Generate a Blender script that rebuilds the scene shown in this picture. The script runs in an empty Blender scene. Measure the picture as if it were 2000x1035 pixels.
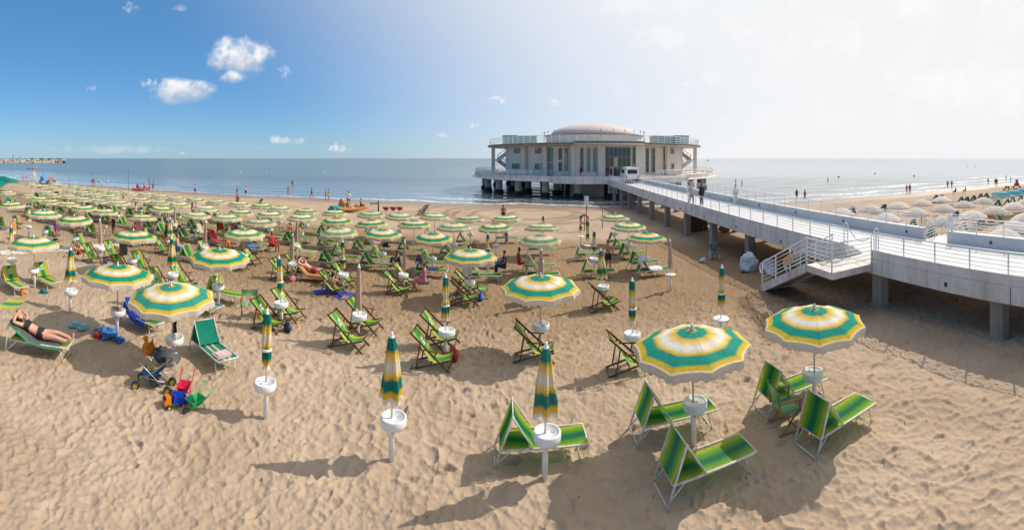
import bpy, math, random
import numpy as np
from mathutils import Vector, Matrix, noise as mnoise

random.seed(7)
RNG = np.random.default_rng(11)
SC = bpy.context.scene
COL = SC.collection
R = math.radians

# tunables of sky and light
SKY_STRENGTH = 0.125
SKY_DUST = 0.3
SKY_TINT = (0.50, 0.81, 1.10)
HALO = (-0.04, 0.84, 1.0, 0.22, 14.0)    # haze towards the sun: from cos, to cos, amount; horizon veil amount and power
HAZE_COL = (7.15, 7.25, 7.4)
CLOUD_LIT = (8.1, 8.05, 8.0)
CLOUD_DARK = (3.9, 4.5, 5.5)
SAND_A, SAND_B = (0.405, 0.293, 0.198), (0.485, 0.36, 0.252)
SAND_DAMP = (0.285, 0.183, 0.10)
SAND_WET = (0.30, 0.20, 0.13)
SEA_DEEP1, SEA_DEEP2 = (0.115, 0.16, 0.155), (0.145, 0.185, 0.175)
SEA_SHALLOW = (0.19, 0.195, 0.185)
CLOUDS = [(466, 112, 78, 44, 1.0), (452, 151, 26, 16, 0.9), (345, 178, 62, 30, 0.9), (385, 178, 40, 26, 0.75), (292, 164, 24, 14, 0.8),
          (556, 140, 18, 18, 0.5), (256, 16, 22, 16, 0.4), (352, 14, 18, 12, 0.3), (180, 172, 14, 10, 0.4), (560, 273, 40, 11, 0.7),
          (662, 290, 34, 12, 0.75), (505, 288, 12, 6, 0.6), (927, 245, 14, 9, 0.8), (974, 194, 30, 14, 0.75), (866, 265, 16, 7, 0.5),
          (1082, 200, 18, 13, 0.8), (1300, 72, 78, 30, 0.75), (1225, 15, 80, 24, 0.7), (1343, 166, 22, 9, 0.7), (360, 300, 12, 5, 0.5),
          (1760, 80, 60, 22, 0.5), (1850, 170, 130, 60, 0.55), (1950, 60, 90, 60, 0.6), (230, 292, 120, 10, 0.25)]

# ------------------------------------------------------------------ camera (cylindrical panorama, like the stitched photograph)
F = 840.0 / 2000.0                     # picture widths per radian
cam_d = bpy.data.cameras.new('camera')
cam = bpy.data.objects.new('camera', cam_d)
COL.objects.link(cam)
cam.location = (0, 0, 5.5)
cam.rotation_euler = (R(90), 0, 0)
cam_d.type = 'PANO'
cam_d.panorama_type = 'CENTRAL_CYLINDRICAL'
cam_d.central_cylindrical_range_u_min = -1000 / 840
cam_d.central_cylindrical_range_u_max = 1000 / 840
cam_d.central_cylindrical_range_v_min = -726 / 840
cam_d.central_cylindrical_range_v_max = 309 / 840
cam_d.central_cylindrical_radius = 1.0
cam_d.clip_end = 60000
SC.camera = cam

# ------------------------------------------------------------------ sun, sky, exposure
SUN_AZ, SUN_EL = R(63), R(43)          # azimuth measured from +Y towards +X
sun_d = bpy.data.lights.new('sun', 'SUN')
sun = bpy.data.objects.new('sun', sun_d)
COL.objects.link(sun)
sun_d.energy = 4.2
sun_d.angle = R(0.6)
sun_d.color = (1.0, 0.94, 0.84)
sdir = Vector((math.sin(SUN_AZ) * math.cos(SUN_EL), math.cos(SUN_AZ) * math.cos(SUN_EL), math.sin(SUN_EL)))
sun.rotation_euler = sdir.to_track_quat('Z', 'Y').to_euler()
sun.location = sdir * 60

SC.view_settings.view_transform = 'Standard'
SC.view_settings.look = 'None'
SC.view_settings.gamma = 1.0
SC.view_settings.exposure = 0.0
SC.view_settings.use_curve_mapping = False
SC.cycles.max_bounces = 6
SC.cycles.diffuse_bounces = 3
SC.cycles.glossy_bounces = 3
SC.cycles.transmission_bounces = 4
SC.cycles.transparent_max_bounces = 8
SC.cycles.use_denoising = True

world = bpy.data.worlds.new('World')
SC.world = world
world.use_nodes = True
WT = world.node_tree
WT.nodes.clear()


class NT:
    """small helper round a node tree"""
    def __init__(s, tree):
        s.t = tree

    def n(s, typ, **kw):
        nd = s.t.nodes.new(typ)
        for k, v in kw.items():
            if k == 'ins':
                for kk, vv in v.items():
                    if isinstance(vv, bpy.types.NodeSocket):
                        s.t.links.new(vv, nd.inputs[kk])
                    else:
                        nd.inputs[kk].default_value = vv
            else:
                setattr(nd, k, v)
        return nd

    def math(s, op, a, b=None, c=None, clamp=False):
        nd = s.t.nodes.new('ShaderNodeMath')
        nd.operation = op
        nd.use_clamp = clamp
        for i, v in enumerate((a, b, c)):
            if v is None:
                continue
            if isinstance(v, bpy.types.NodeSocket):
                s.t.links.new(v, nd.inputs[i])
            else:
                nd.inputs[i].default_value = v
        return nd.outputs[0]

    def mix(s, fac, a, b, blend='MIX'):
        nd = s.t.nodes.new('ShaderNodeMix')
        nd.data_type = 'RGBA'
        nd.blend_type = blend
        for i, v in ((0, fac), (6, a), (7, b)):
            if isinstance(v, bpy.types.NodeSocket):
                s.t.links.new(v, nd.inputs[i])
            else:
                if i and len(v) == 3:
                    v = (*v, 1)
                nd.inputs[i].default_value = v
        return nd.outputs[2]

    def ramp(s, fac, stops, interp='LINEAR'):
        nd = s.t.nodes.new('ShaderNodeValToRGB')
        cr = nd.color_ramp
        cr.interpolation = interp
        while len(cr.elements) < len(stops):
            cr.elements.new(0.5)
        for e, (p, c) in zip(cr.elements, stops):
            e.position = p
            e.color = (*c, 1) if len(c) == 3 else c
        s.t.links.new(fac, nd.inputs[0])
        return nd.outputs[0]

    def smooth(s, x, lo, hi):
        nd = s.t.nodes.new('ShaderNodeMapRange')
        nd.interpolation_type = 'SMOOTHSTEP'
        s.t.links.new(x, nd.inputs[0])
        nd.inputs[1].default_value = lo
        nd.inputs[2].default_value = hi
        return nd.outputs[0]

    def link(s, a, b):
        s.t.links.new(a, b)


W = NT(WT)
sky = W.n('ShaderNodeTexSky', sky_type='NISHITA', sun_disc=False, sun_elevation=SUN_EL, sun_rotation=SUN_AZ,
          altitude=0.0, air_density=1.0, dust_density=SKY_DUST, ozone_density=2.0)
tc = W.n('ShaderNodeTexCoord')
sep = W.n('ShaderNodeSeparateXYZ', ins={0: tc.outputs['Generated']})
dx, dy, dz = sep.outputs
az = W.math('ARCTAN2', dx, dy)
hyp = W.math('SQRT', W.math('ADD', W.math('MULTIPLY', dx, dx), W.math('MULTIPLY', dy, dy)))
te = W.math('DIVIDE', dz, W.math('MAXIMUM', hyp, 0.05))
# hazy aureole round the sun, as moist summer air gives it
dots = W.n('ShaderNodeVectorMath', operation='DOT_PRODUCT', ins={0: tc.outputs['Generated'], 1: tuple(sdir)})
cosang = W.math('MAXIMUM', dots.outputs['Value'], 0.0)
halo = W.math('MULTIPLY', W.smooth(dots.outputs['Value'], HALO[0], HALO[1]), HALO[2])
# thin veil low over the horizon
veil = W.math('MULTIPLY', W.math('POWER', W.math('SUBTRACT', 1.0, W.math('MINIMUM', W.math('ABSOLUTE', te), 1.0)), HALO[4]), HALO[3])
skycol = W.mix(0.45, W.mix(1.0, sky.outputs[0], SKY_TINT, 'MULTIPLY'), (0.85, 2.6, 5.0))
hz = W.n('ShaderNodeMixRGB', blend_type='MIX')
lum = W.math('MINIMUM', W.math('ADD', halo, veil), 1.0)
W.link(lum, hz.inputs[0]); W.link(skycol, hz.inputs[1]); hz.inputs[2].default_value = (*HAZE_COL, 1)
# clouds: (azimuth px, height px, half width, half height, density)
P = W.n('ShaderNodeCombineXYZ', ins={0: az, 1: te})
nz1 = W.n('ShaderNodeTexNoise', ins={'Vector': P.outputs[0], 'Scale': 26.0, 'Detail': 9.0, 'Roughness': 0.62})
nz2 = W.n('ShaderNodeTexNoise', ins={'Vector': P.outputs[0], 'Scale': 9.0, 'Detail': 8.0, 'Roughness': 0.6})
cl = None
shade = None
nz3 = W.n('ShaderNodeTexNoise', ins={'Vector': P.outputs[0], 'Scale': 62.0, 'Detail': 7.0, 'Roughness': 0.65})
n32 = W.math('MULTIPLY_ADD', nz1.outputs[0], 4.2, -1.35)
n33 = W.math('MULTIPLY_ADD', nz3.outputs[0], 5.0, -2.0)
for i, (cx, cy, hw, hh, den) in enumerate(CLOUDS):
    mp = W.n('ShaderNodeMapping', vector_type='TEXTURE', ins={0: P.outputs[0], 1: ((cx - 1000) / 840, (309 - cy) / 840, 0), 3: (hw / 840, hh / 840, 1)})
    ln = W.n('ShaderNodeVectorMath', operation='LENGTH', ins={0: mp.outputs[0]})
    k = W.math('SUBTRACT', n32 if hw > 38 else n33, W.math('MINIMUM', W.math('MULTIPLY', ln.outputs['Value'], ln.outputs['Value']), 9.0))
    if i < 4: k = W.math('SUBTRACT', W.math('MULTIPLY_ADD', n32, 0.62, 0.62), W.math('MINIMUM', W.math('MULTIPLY', ln.outputs['Value'], W.math('MULTIPLY', ln.outputs['Value'], 1.25)), 9.0))
    elif hw > 60: k = W.math('ADD', k, 0.12)
    a = W.math('MULTIPLY', W.smooth(k, -0.1, 1.15), den)
    cl = a if cl is None else W.math('MAXIMUM', cl, a)
    if i < 5:
        sv = W.n('ShaderNodeSeparateXYZ', ins={0: mp.outputs[0]})
        s = W.math('MULTIPLY', a, W.smooth(W.math('MULTIPLY_ADD', nz1.outputs[0], 2.5, W.math('SUBTRACT', sv.outputs[1], 1.25)), -0.6, 0.7))
    else:
        s = W.math('MULTIPLY', a, 0.85)
    shade = s if shade is None else W.math('MAXIMUM', shade, s)
# broken thin cloud in the sunward part of the sky
wis = W.smooth(W.math('ADD', nz2.outputs[0], W.math('MULTIPLY', W.smooth(az, 0.1, 1.3), 0.10)), 0.50, 0.80)
wis = W.math('MULTIPLY', W.math('MULTIPLY', wis, W.smooth(az, 0.05, 0.5)), W.math('MULTIPLY', W.smooth(te, 0.03, 0.12), 0.6))
cloudcol = W.mix(W.math('DIVIDE', shade, W.math('MAXIMUM', cl, 0.001)), CLOUD_DARK, CLOUD_LIT)
withc = W.mix(cl, hz.outputs[0], cloudcol)
withc = W.mix(wis, withc, CLOUD_LIT)
bg = W.n('ShaderNodeBackground', ins={0: withc, 1: SKY_STRENGTH})
wo = W.n('ShaderNodeOutputWorld')
W.link(bg.outputs[0], wo.inputs[0])

# ------------------------------------------------------------------ helpers
def tag(o, label=None, cat=None, group=None, kind=None):
    if label: o['label'] = label
    if cat: o['category'] = cat
    if group: o['group'] = group
    if kind: o['kind'] = kind
    return o


class MB:
    """collects geometry, links it as ONE mesh"""
    def __init__(s):
        s.v, s.f, s.m, s.uv, s.sm = [], [], [], [], []

    def add(s, vs, fs, mi=0, uvs=None, smooth=False):
        b = len(s.v)
        s.v += [tuple(p) for p in vs]
        for k, f in enumerate(fs):
            s.f.append([b + i for i in f])
            s.m.append(mi)
            s.sm.append(smooth)
            s.uv += [tuple(uvs[i]) for i in f] if uvs is not None else [(0.0, 0.0)] * len(f)
        return s

    def box(s, c, d, mi=0, M=None):
        x, y, z = d[0] / 2, d[1] / 2, d[2] / 2
        vs = [Vector((sx * x, sy * y, sz * z)) for sx in (-1, 1) for sy in (-1, 1) for sz in (-1, 1)]
        if M is not None: vs = [M @ v for v in vs]
        vs = [v + Vector(c) for v in vs]
        return s.add(vs, [(0, 1, 3, 2), (4, 6, 7, 5), (0, 4, 5, 1), (2, 3, 7, 6), (0, 2, 6, 4), (1, 5, 7, 3)], mi)

    def bar(s, a, b, w, h, mi=0):
        """rectangular bar from a to b"""
        a, b = Vector(a), Vector(b)
        d = b - a
        L = d.length
        q = d.to_track_quat('X', 'Z').to_matrix()
        return s.box((a + b) / 2, (L, w, h), mi, q)

    def tube(s, pts, r, n=8, mi=0, closed=False, caps=True, smooth=True):
        pts = [Vector(p) for p in pts]
        N = len(pts)
        rr = r if isinstance(r, (list, tuple)) else [r] * N
        vs, fs = [], []
        ref = None
        for i, p in enumerate(pts):
            if closed: t = pts[(i + 1) % N] - pts[i - 1]
            elif i == 0: t = pts[1] - pts[0]
            elif i == N - 1: t = pts[-1] - pts[-2]
            else: t = (pts[i + 1] - p).normalized() + (p - pts[i - 1]).normalized()
            if t.length < 1e-9: t = Vector((0, 0, 1))
            t.normalize()
            if ref is None:
                ref = Vector((0, 0, 1)) if abs(t.z) < 0.9 else Vector((1, 0, 0))
            u = (ref - t * ref.dot(t))
            if u.length < 1e-6: u = t.orthogonal()
            u.normalize()
            ref = u
            w = t.cross(u)
            for k in range(n):
                a = 2 * math.pi * k / n
                vs.append(p + (u * math.cos(a) + w * math.sin(a)) * rr[i])
        M = N if closed else N - 1
        for i in range(M):
            j = (i + 1) % N
            for k in range(n):
                fs.append((i * n + k, i * n + (k + 1) % n, j * n + (k + 1) % n, j * n + k))
        s.add(vs, fs, mi, smooth=smooth)
        if caps and not closed:
            b = len(s.v) - len(vs)
            for base, rev in ((0, True), ((N - 1) * n, False)):
                f = [b + base + k for k in range(n)]
                s.f.append(f[::-1] if rev else f); s.m.append(mi); s.sm.append(False)
                s.uv += [(0, 0)] * n
        return s

    def lathe(s, prof, n=20, c=(0, 0, 0), mi=0, smooth=True, a0=0.0, a1=2 * math.pi):
        full = abs(a1 - a0 - 2 * math.pi) < 1e-6
        m = n if full else n + 1
        vs, fs = [], []
        for (r, z) in prof:
            for k in range(m):
                a = a0 + (a1 - a0) * k / n
                vs.append((c[0] + r * math.cos(a), c[1] + r * math.sin(a), c[2] + z))
        for i in range(len(prof) - 1):
            for k in range(n):
                k2 = (k + 1) % m
                fs.append((i * m + k, i * m + k2, (i + 1) * m + k2, (i + 1) * m + k))
        return s.add(vs, fs, mi, smooth=smooth)

    def grid(s, P, mi=0, UV=None, smooth=True, flip=False):
        """P[i][j] rows of points"""
        ni, nj = len(P), len(P[0])
        vs = [p for row in P for p in row]
        uv = [q for row in UV for q in row] if UV else None
        fs = []
        for i in range(ni - 1):
            for j in range(nj - 1):
                f = (i * nj + j, i * nj + j + 1, (i + 1) * nj + j + 1, (i + 1) * nj + j)
                fs.append(f[::-1] if flip else f)
        return s.add(vs, fs, mi, uv, smooth)

    def prism(s, poly, z0, z1, mi=0):
        n = len(poly)
        vs = [(x, y, z0) for x, y in poly] + [(x, y, z1) for x, y in poly]
        fs = [tuple(range(n))[::-1], tuple(range(n, 2 * n))] + [(i, (i + 1) % n, n + (i + 1) % n, n + i) for i in range(n)]
        return s.add(vs, fs, mi)

    def ball(s, c, r, n=10, mi=0, jit=0.0):
        rr = r if isinstance(r, (tuple, list)) else (r, r, r)
        prof = []
        vs, fs = [], []
        m = n // 2 + 1
        for i in range(m + 1):
            t = math.pi * i / m
            for k in range(n):
                a = 2 * math.pi * k / n
                d = Vector((math.sin(t) * math.cos(a), math.sin(t) * math.sin(a), math.cos(t)))
                g = 1 + jit * mnoise.noise(d * 1.7 + Vector(c) * 3.1)
                vs.append((c[0] + d.x * rr[0] * g, c[1] + d.y * rr[1] * g, c[2] + d.z * rr[2] * g))
        for i in range(m):
            for k in range(n):
                fs.append((i * n + k, (i + 1) * n + k, (i + 1) * n + (k + 1) % n, i * n + (k + 1) % n))
        return s.add(vs, fs, mi, smooth=True)

    def mesh(s, name, mats):
        me = bpy.data.meshes.new(name)
        me.from_pydata(s.v, [], s.f)
        if not isinstance(mats, (list, tuple)): mats = [mats]
        for m in mats: me.materials.append(m)
        me.polygons.foreach_set('material_index', s.m)
        me.polygons.foreach_set('use_smooth', s.sm)
        uv = me.uv_layers.new(name='UVMap')
        uv.data.foreach_set('uv', [c for p in s.uv for c in p])
        me.update()
        return me

    def build(s, name, mats, parent=None, loc=None, rz=0.0):
        return obj(name, s.mesh(name, mats), parent, loc, rz)


def obj(name, me, parent=None, loc=None, rz=0.0):
    o = bpy.data.objects.new(name, me)
    COL.objects.link(o)
    if parent is not None: o.parent = parent
    if loc is not None: o.location = loc
    if rz: o.rotation_euler = (0, 0, rz)
    return o


def empty(name, loc=(0, 0, 0), rz=0.0, scale=1.0):
    o = bpy.data.objects.new(name, None)
    COL.objects.link(o)
    o.empty_display_size = 0.2
    o.location = loc
    o.rotation_euler = (0, 0, rz)
    o.scale = (scale,) * 3
    return o


def inst(name, parts, loc, rz=0.0, scale=1.0, label=None, cat=None, group=None):
    """a thing from a list of (part name, mesh, [(sub-part name, mesh)])"""
    r = empty(name, loc, rz, scale)
    tag(r, label, cat, group)
    for p in parts:
        o = obj(p[0], p[1], r)
        for q in (p[2] if len(p) > 2 else []):
            obj(q[0], q[1], o)
    return r


# ------------------------------------------------------------------ materials
MATS = {}


def mat(name, col, rough=0.6, metal=0.0, var=0.12, scale=6.0, bump=0.0, bscale=40.0, trans=0.0, spec=0.5, coords='Object'):
    if name in MATS: return MATS[name]
    m = bpy.data.materials.new(name)
    m.use_nodes = True
    t = NT(m.node_tree)
    m.node_tree.nodes.clear()
    tcn = t.n('ShaderNodeTexCoord')
    nz = t.n('ShaderNodeTexNoise', ins={'Vector': tcn.outputs[coords], 'Scale': scale, 'Detail': 5.0, 'Roughness': 0.6})
    c2 = tuple(max(0, c * (1 - var)) for c in col)
    c1 = tuple(min(1, c * (1 + var)) for c in col)
    c = t.mix(t.smooth(nz.outputs[0], 0.3, 0.7), c2, c1)
    p = t.n('ShaderNodeBsdfPrincipled', ins={'Base Color': c, 'Roughness': rough, 'Metallic': metal, 'Specular IOR Level': spec})
    if bump:
        nb = t.n('ShaderNodeTexNoise', ins={'Vector': tcn.outputs[coords], 'Scale': bscale, 'Detail': 4.0})
        b = t.n('ShaderNodeBump', ins={'Height': nb.outputs[0], 'Strength': bump, 'Distance': 0.02})
        t.link(b.outputs[0], p.inputs['Normal'])
    out = t.n('ShaderNodeOutputMaterial')
    surf = p.outputs[0]
    if trans:
        tr = t.n('ShaderNodeBsdfTranslucent', ins={0: c})
        mx = t.n('ShaderNodeMixShader', ins={0: trans, 1: surf, 2: tr.outputs[0]})
        surf = mx.outputs[0]
    t.link(surf, out.inputs[0])
    MATS[name] = m
    return m


def uvmat(name, stops, axis=0, rough=0.75, trans=0.3, weave=0.15, interp='LINEAR', fade=0.1, wr=0.0, seam=False):
    """cloth whose printed colours run along one UV axis"""
    m = bpy.data.materials.new(name)
    m.use_nodes = True
    t = NT(m.node_tree)
    m.node_tree.nodes.clear()
    tcn = t.n('ShaderNodeTexCoord')
    sp = t.n('ShaderNodeSeparateXYZ', ins={0: tcn.outputs['UV']})
    oi = t.n('ShaderNodeObjectInfo')
    nz = t.n('ShaderNodeTexNoise', ins={'Vector': tcn.outputs['Object'], 'Scale': 7.0, 'Detail': 4.0})
    x = t.math('ADD', sp.outputs[axis], t.math('MULTIPLY', t.math('SUBTRACT', nz.outputs[0], 0.5), 0.02))
    c = t.ramp(x, stops, interp)
    # sun-bleached to a different degree on each one, a little soiled
    c = t.mix(t.math('MULTIPLY', t.math('POWER', oi.outputs['Random'], 2.0), 1.4 * fade), c, t.mix(0.55, c, (0.75, 0.72, 0.62)))
    k = t.math('ADD', 1.0 - fade, t.math('MULTIPLY', oi.outputs['Random'], 2 * fade))
    k = t.math('SUBTRACT', k, t.math('MULTIPLY', t.smooth(nz.outputs[0], 0.45, 0.75), 0.12))
    if seam:
        fr_ = t.math('FRACT', sp.outputs[1])
        sm_ = t.math('MINIMUM', fr_, t.math('SUBTRACT', 1.0, fr_))
        k = t.math('SUBTRACT', k, t.math('MULTIPLY', t.math('SUBTRACT', 1.0, t.smooth(sm_, 0.0, 0.05)), 0.16))
    kc = t.n('ShaderNodeCombineXYZ', ins={0: k, 1: k, 2: k})
    c = t.mix(1.0, c, kc.outputs[0], 'MULTIPLY')
    p = t.n('ShaderNodeBsdfPrincipled', ins={'Base Color': c, 'Roughness': rough, 'Specular IOR Level': 0.08})
    nb = t.n('ShaderNodeTexNoise', ins={'Vector': tcn.outputs['Object'], 'Scale': 8.0, 'Detail': 4.0, 'Distortion': 1.2})
    b = t.n('ShaderNodeBump', ins={'Height': nb.outputs[0], 'Strength': 0.42 + wr, 'Distance': 0.04})
    t.link(b.outputs[0], p.inputs['Normal'])
    tr = t.n('ShaderNodeBsdfTranslucent', ins={0: c})
    mx = t.n('ShaderNodeMixShader', ins={0: trans, 1: p.outputs[0], 2: tr.outputs[0]})
    out = t.n('ShaderNodeOutputMaterial')
    t.link(mx.outputs[0], out.inputs[0])
    return m


M_WHITE = mat('white_plastic', (0.78, 0.77, 0.74), 0.45, var=0.08)
M_TUBE = mat('white_enamel_tube', (0.62, 0.59, 0.53), 0.4, var=0.22, scale=14)
M_STEEL = mat('galvanised_pole', (0.55, 0.53, 0.48), 0.4, 0.6, var=0.1)
M_WOOD = mat('dark_varnished_wood', (0.095, 0.04, 0.018), 0.5, var=0.35, scale=30, bump=0.1)
M_OAK = mat('light_wood', (0.30, 0.16, 0.06), 0.55, var=0.3, scale=30, bump=0.1)
M_DARK = mat('dark_plastic', (0.03, 0.03, 0.032), 0.5)


def stained(name, col, dirt, amt, rough=0.8):
    """painted concrete with rain streaks and grey blotches"""
    m = bpy.data.materials.new(name); m.use_nodes = True
    t = NT(m.node_tree); m.node_tree.nodes.clear()
    g = t.n('ShaderNodeNewGeometry')
    mp = t.n('ShaderNodeMapping', ins={0: g.outputs['Position'], 3: (2.4, 2.4, 0.22)})
    n1 = t.n('ShaderNodeTexNoise', ins={'Vector': mp.outputs[0], 'Scale': 1.0, 'Detail': 6.0, 'Roughness': 0.65})
    n2 = t.n('ShaderNodeTexNoise', ins={'Vector': g.outputs['Position'], 'Scale': 0.55, 'Detail': 7.0, 'Roughness': 0.65})
    n3 = t.n('ShaderNodeTexNoise', ins={'Vector': g.outputs['Position'], 'Scale': 9.0, 'Detail': 5.0, 'Roughness': 0.6})
    k = t.math('ADD', t.math('MULTIPLY', t.smooth(n1.outputs[0], 0.46, 0.72), 0.7), t.math('MULTIPLY', t.smooth(n2.outputs[0], 0.42, 0.7), 0.6))
    c = t.mix(t.math('MULTIPLY', k, amt, clamp=True), col, dirt)
    c = t.mix(t.math('MULTIPLY', t.smooth(n3.outputs[0], 0.55, 0.75), 0.25 * amt), c, dirt)
    p_ = t.n('ShaderNodeBsdfPrincipled', ins={'Base Color': c, 'Roughness': rough, 'Specular IOR Level': 0.3})
    b = t.n('ShaderNodeBump', ins={'Height': n3.outputs[0], 'Strength': 0.25, 'Distance': 0.015})
    t.link(b.outputs[0], p_.inputs['Normal'])
    t.link(p_.outputs[0], t.n('ShaderNodeOutputMaterial').inputs[0])
    MATS[name] = m
    return m


M_CONC = stained('white_concrete', (0.75, 0.68, 0.62), (0.38, 0.31, 0.25), 0.75)
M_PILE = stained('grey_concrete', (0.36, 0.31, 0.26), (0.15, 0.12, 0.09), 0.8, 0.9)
M_PAINT = stained('white_paint', (0.70, 0.68, 0.65), (0.48, 0.44, 0.39), 0.6, 0.6)
M_RAIL = mat('white_rail_paint', (0.74, 0.73, 0.72), 0.4, var=0.05)

# ================================================================== SETTING: sand, sea
SHORE_PTS = [(-420, 34), (-158, 46), (-95, 52.5), (-69, 58), (-47, 59.5), (-25, 61.5), (-12.6, 60.5), (-4, 59), (2, 58), (8, 55.5), (14, 54.3), (25, 52),
             (41, 49), (61, 46.7), (80, 45.3), (96, 42.7), (168, 36), (420, 16)]
SHX = np.array([p[0] for p in SHORE_PTS], float)
SHY = np.array([p[1] for p in SHORE_PTS], float)
SEA_Z = -0.74


def shore_y(x):
    return np.interp(x, SHX, SHY) + 0.5 * np.sin(np.asarray(x) * 0.31) + 0.35 * np.sin(np.asarray(x) * 0.83 + 1.0)


def base_z(x, y):
    """large form of the beach: level in front, then falling gently into the water"""
    y = np.asarray(y)
    s = np.asarray(shore_y(x) - y)                 # metres inland of the waterline
    z = -0.70 * (1 - np.exp(-np.maximum(y - 10, 0) / 20.0))
    w = np.clip(s / 10, 0, 1)
    z = z * w + SEA_Z * (1 - w)
    return np.where(s < 0, SEA_Z + np.maximum(s * 0.05, -2.6), z)


def vnoise(shape, cells, rng):
    """smooth value noise raster"""
    gy, gx = int(cells[0]) + 3, int(cells[1]) + 3
    g = rng.random((gy, gx))
    yy = np.linspace(0, cells[0], shape[0]); xx = np.linspace(0, cells[1], shape[1])
    iy = yy.astype(int); ix = xx.astype(int)
    fy = yy - iy; fx = xx - ix
    fy = (fy * fy * (3 - 2 * fy))[:, None]; fx = (fx * fx * (3 - 2 * fx))[None, :]
    a = g[np.ix_(iy, ix)]; b = g[np.ix_(iy, ix + 1)]; c = g[np.ix_(iy + 1, ix)]; d = g[np.ix_(iy + 1, ix + 1)]
    return (a * (1 - fx) + b * fx) * (1 - fy) + (c * (1 - fx) + d * fx) * fy - 0.5


# raster of trampled sand near the camera
RX0, RX1, RY0, RY1, RS = -30.0, 24.0, -1.5, 27.0, 0.02
nx, ny = int((RX1 - RX0) / RS), int((RY1 - RY0) / RS)
HF = np.zeros((ny, nx), np.float32)


def worley(cell, warp, rng):
    """scooped hollows with crests between them"""
    gy, gx = int((RY1 - RY0) / cell) + 5, int((RX1 - RX0) / cell) + 5
    px_ = rng.random((gy, gx)).astype(np.float32); py_ = rng.random((gy, gx)).astype(np.float32); dp = rng.uniform(0.35, 1.0, (gy, gx)).astype(np.float32)
    X_ = (np.arange(nx, dtype=np.float32) * RS / cell)[None, :] + 1.5 + warp * vnoise((ny, nx), ((RY1 - RY0) / (cell * 1.6), (RX1 - RX0) / (cell * 1.6)), rng).astype(np.float32)
    Y_ = (np.arange(ny, dtype=np.float32) * RS / cell)[:, None] + 1.5 + warp * vnoise((ny, nx), ((RY1 - RY0) / (cell * 1.6), (RX1 - RX0) / (cell * 1.6)), rng).astype(np.float32)
    ix = np.clip(X_.astype(np.int32), 1, gx - 2); iy = np.clip(Y_.astype(np.int32), 1, gy - 2)
    best = np.full((ny, nx), 9.0, np.float32); dep = np.ones((ny, nx), np.float32)
    for oy_ in (-1, 0, 1):
        for ox_ in (-1, 0, 1):
            jy, jx = iy + oy_, ix + ox_
            d2 = (jx + px_[jy, jx] - X_) ** 2 + (jy + py_[jy, jx] - Y_) ** 2
            m_ = d2 < best
            best = np.where(m_, d2, best); dep = np.where(m_, dp[jy, jx], dep)
    return np.minimum(best, 0.9) * dep


for cell, amp in ((1.7, 0.05), (0.7, 0.05), (0.30, 0.04), (0.13, 0.03), (0.06, 0.018)):
    HF += (vnoise((ny, nx), ((RY1 - RY0) / cell, (RX1 - RX0) / cell), RNG) * amp).astype(np.float32)
msk = np.clip(0.9 + 1.5 * vnoise((ny, nx), ((RY1 - RY0) / 1.9, (RX1 - RX0) / 1.9), RNG), 0.35, 1.4).astype(np.float32)
HF += worley(0.21, 0.9, RNG) * 0.078 * msk
HF += worley(0.115, 0.8, RNG) * 0.040 * (1.7 - msk)
nst = 3500
sx = RNG.uniform(RX0 + 1, RX1 - 1, nst); sy = RNG.uniform(RY0 + 1, RY1 - 1, nst) 
sa = RNG.normal(0.5, 0.9, nst); sl = RNG.uniform(0.09, 0.14, nst); sw = RNG.uniform(0.045, 0.065, nst); sd = RNG.uniform(0.010, 0.035, nst)
k = int(0.42 / RS)
# trails of footprints between the rows and down to the water
tx_, ty_, ta_ = [], [], []
for i in range(46):
    px0, py0 = RNG.uniform(-17, 12), RNG.uniform(3, 22)
    hd0 = RNG.choice([0.15, 1.45, 2.9]) + RNG.normal(0, .35)
    for j in range(int(RNG.integers(10, 34))):
        hd0 += RNG.normal(0, .06)
        px0 += .62 * math.cos(hd0); py0 += .62 * math.sin(hd0)
        s_ = .10 if j % 2 else -.10
        tx_.append(px0 - s_ * math.sin(hd0)); ty_.append(py0 + s_ * math.cos(hd0)); ta_.append(hd0 + (-.15 if j % 2 else .15))
sx = np.concatenate([sx, tx_]); sy = np.concatenate([sy, ty_]); sa = np.concatenate([sa, ta_]); m2 = len(tx_)
sl = np.concatenate([sl, RNG.uniform(.125, .15, m2)]); sw = np.concatenate([sw, RNG.uniform(.05, .06, m2)]); sd = np.concatenate([sd, RNG.uniform(.035, .055, m2)]); nst += m2
oy, ox = np.mgrid[-k:k + 1, -k:k + 1] * RS
for i in range(nst):
    cxp, cyp = int((sx[i] - RX0) / RS), int((sy[i] - RY0) / RS)
    if not (k < cxp < nx - k - 1 and k < cyp < ny - k - 1): continue
    u = ox * math.cos(sa[i]) + oy * math.sin(sa[i]); v = -ox * math.sin(sa[i]) + oy * math.cos(sa[i])
    q = np.sqrt((u / sl[i]) ** 2 + (v / sw[i]) ** 2)
    st = -sd[i] * np.exp(-(q * 0.95) ** 3) + 0.55 * sd[i] * np.exp(-((q - 1.55) / 0.42) ** 2)
    HF[cyp - k:cyp + k + 1, cxp - k:cxp + k + 1] += st


def sand_h(x, y):
    fx = np.clip((x - RX0) / RS, 0, nx - 2.001); fy = np.clip((y - RY0) / RS, 0, ny - 2.001)
    ix = fx.astype(int); iy = fy.astype(int); fx = fx - ix; fy = fy - iy
    h = (HF[iy, ix] * (1 - fx) + HF[iy, ix + 1] * fx) * (1 - fy) + (HF[iy + 1, ix] * (1 - fx) + HF[iy + 1, ix + 1] * fx) * fy
    edge = np.minimum(np.minimum(x - RX0, RX1 - x), np.minimum(y - RY0, RY1 - y))
    return h * np.clip(edge / 2.5, 0, 1)


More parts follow.
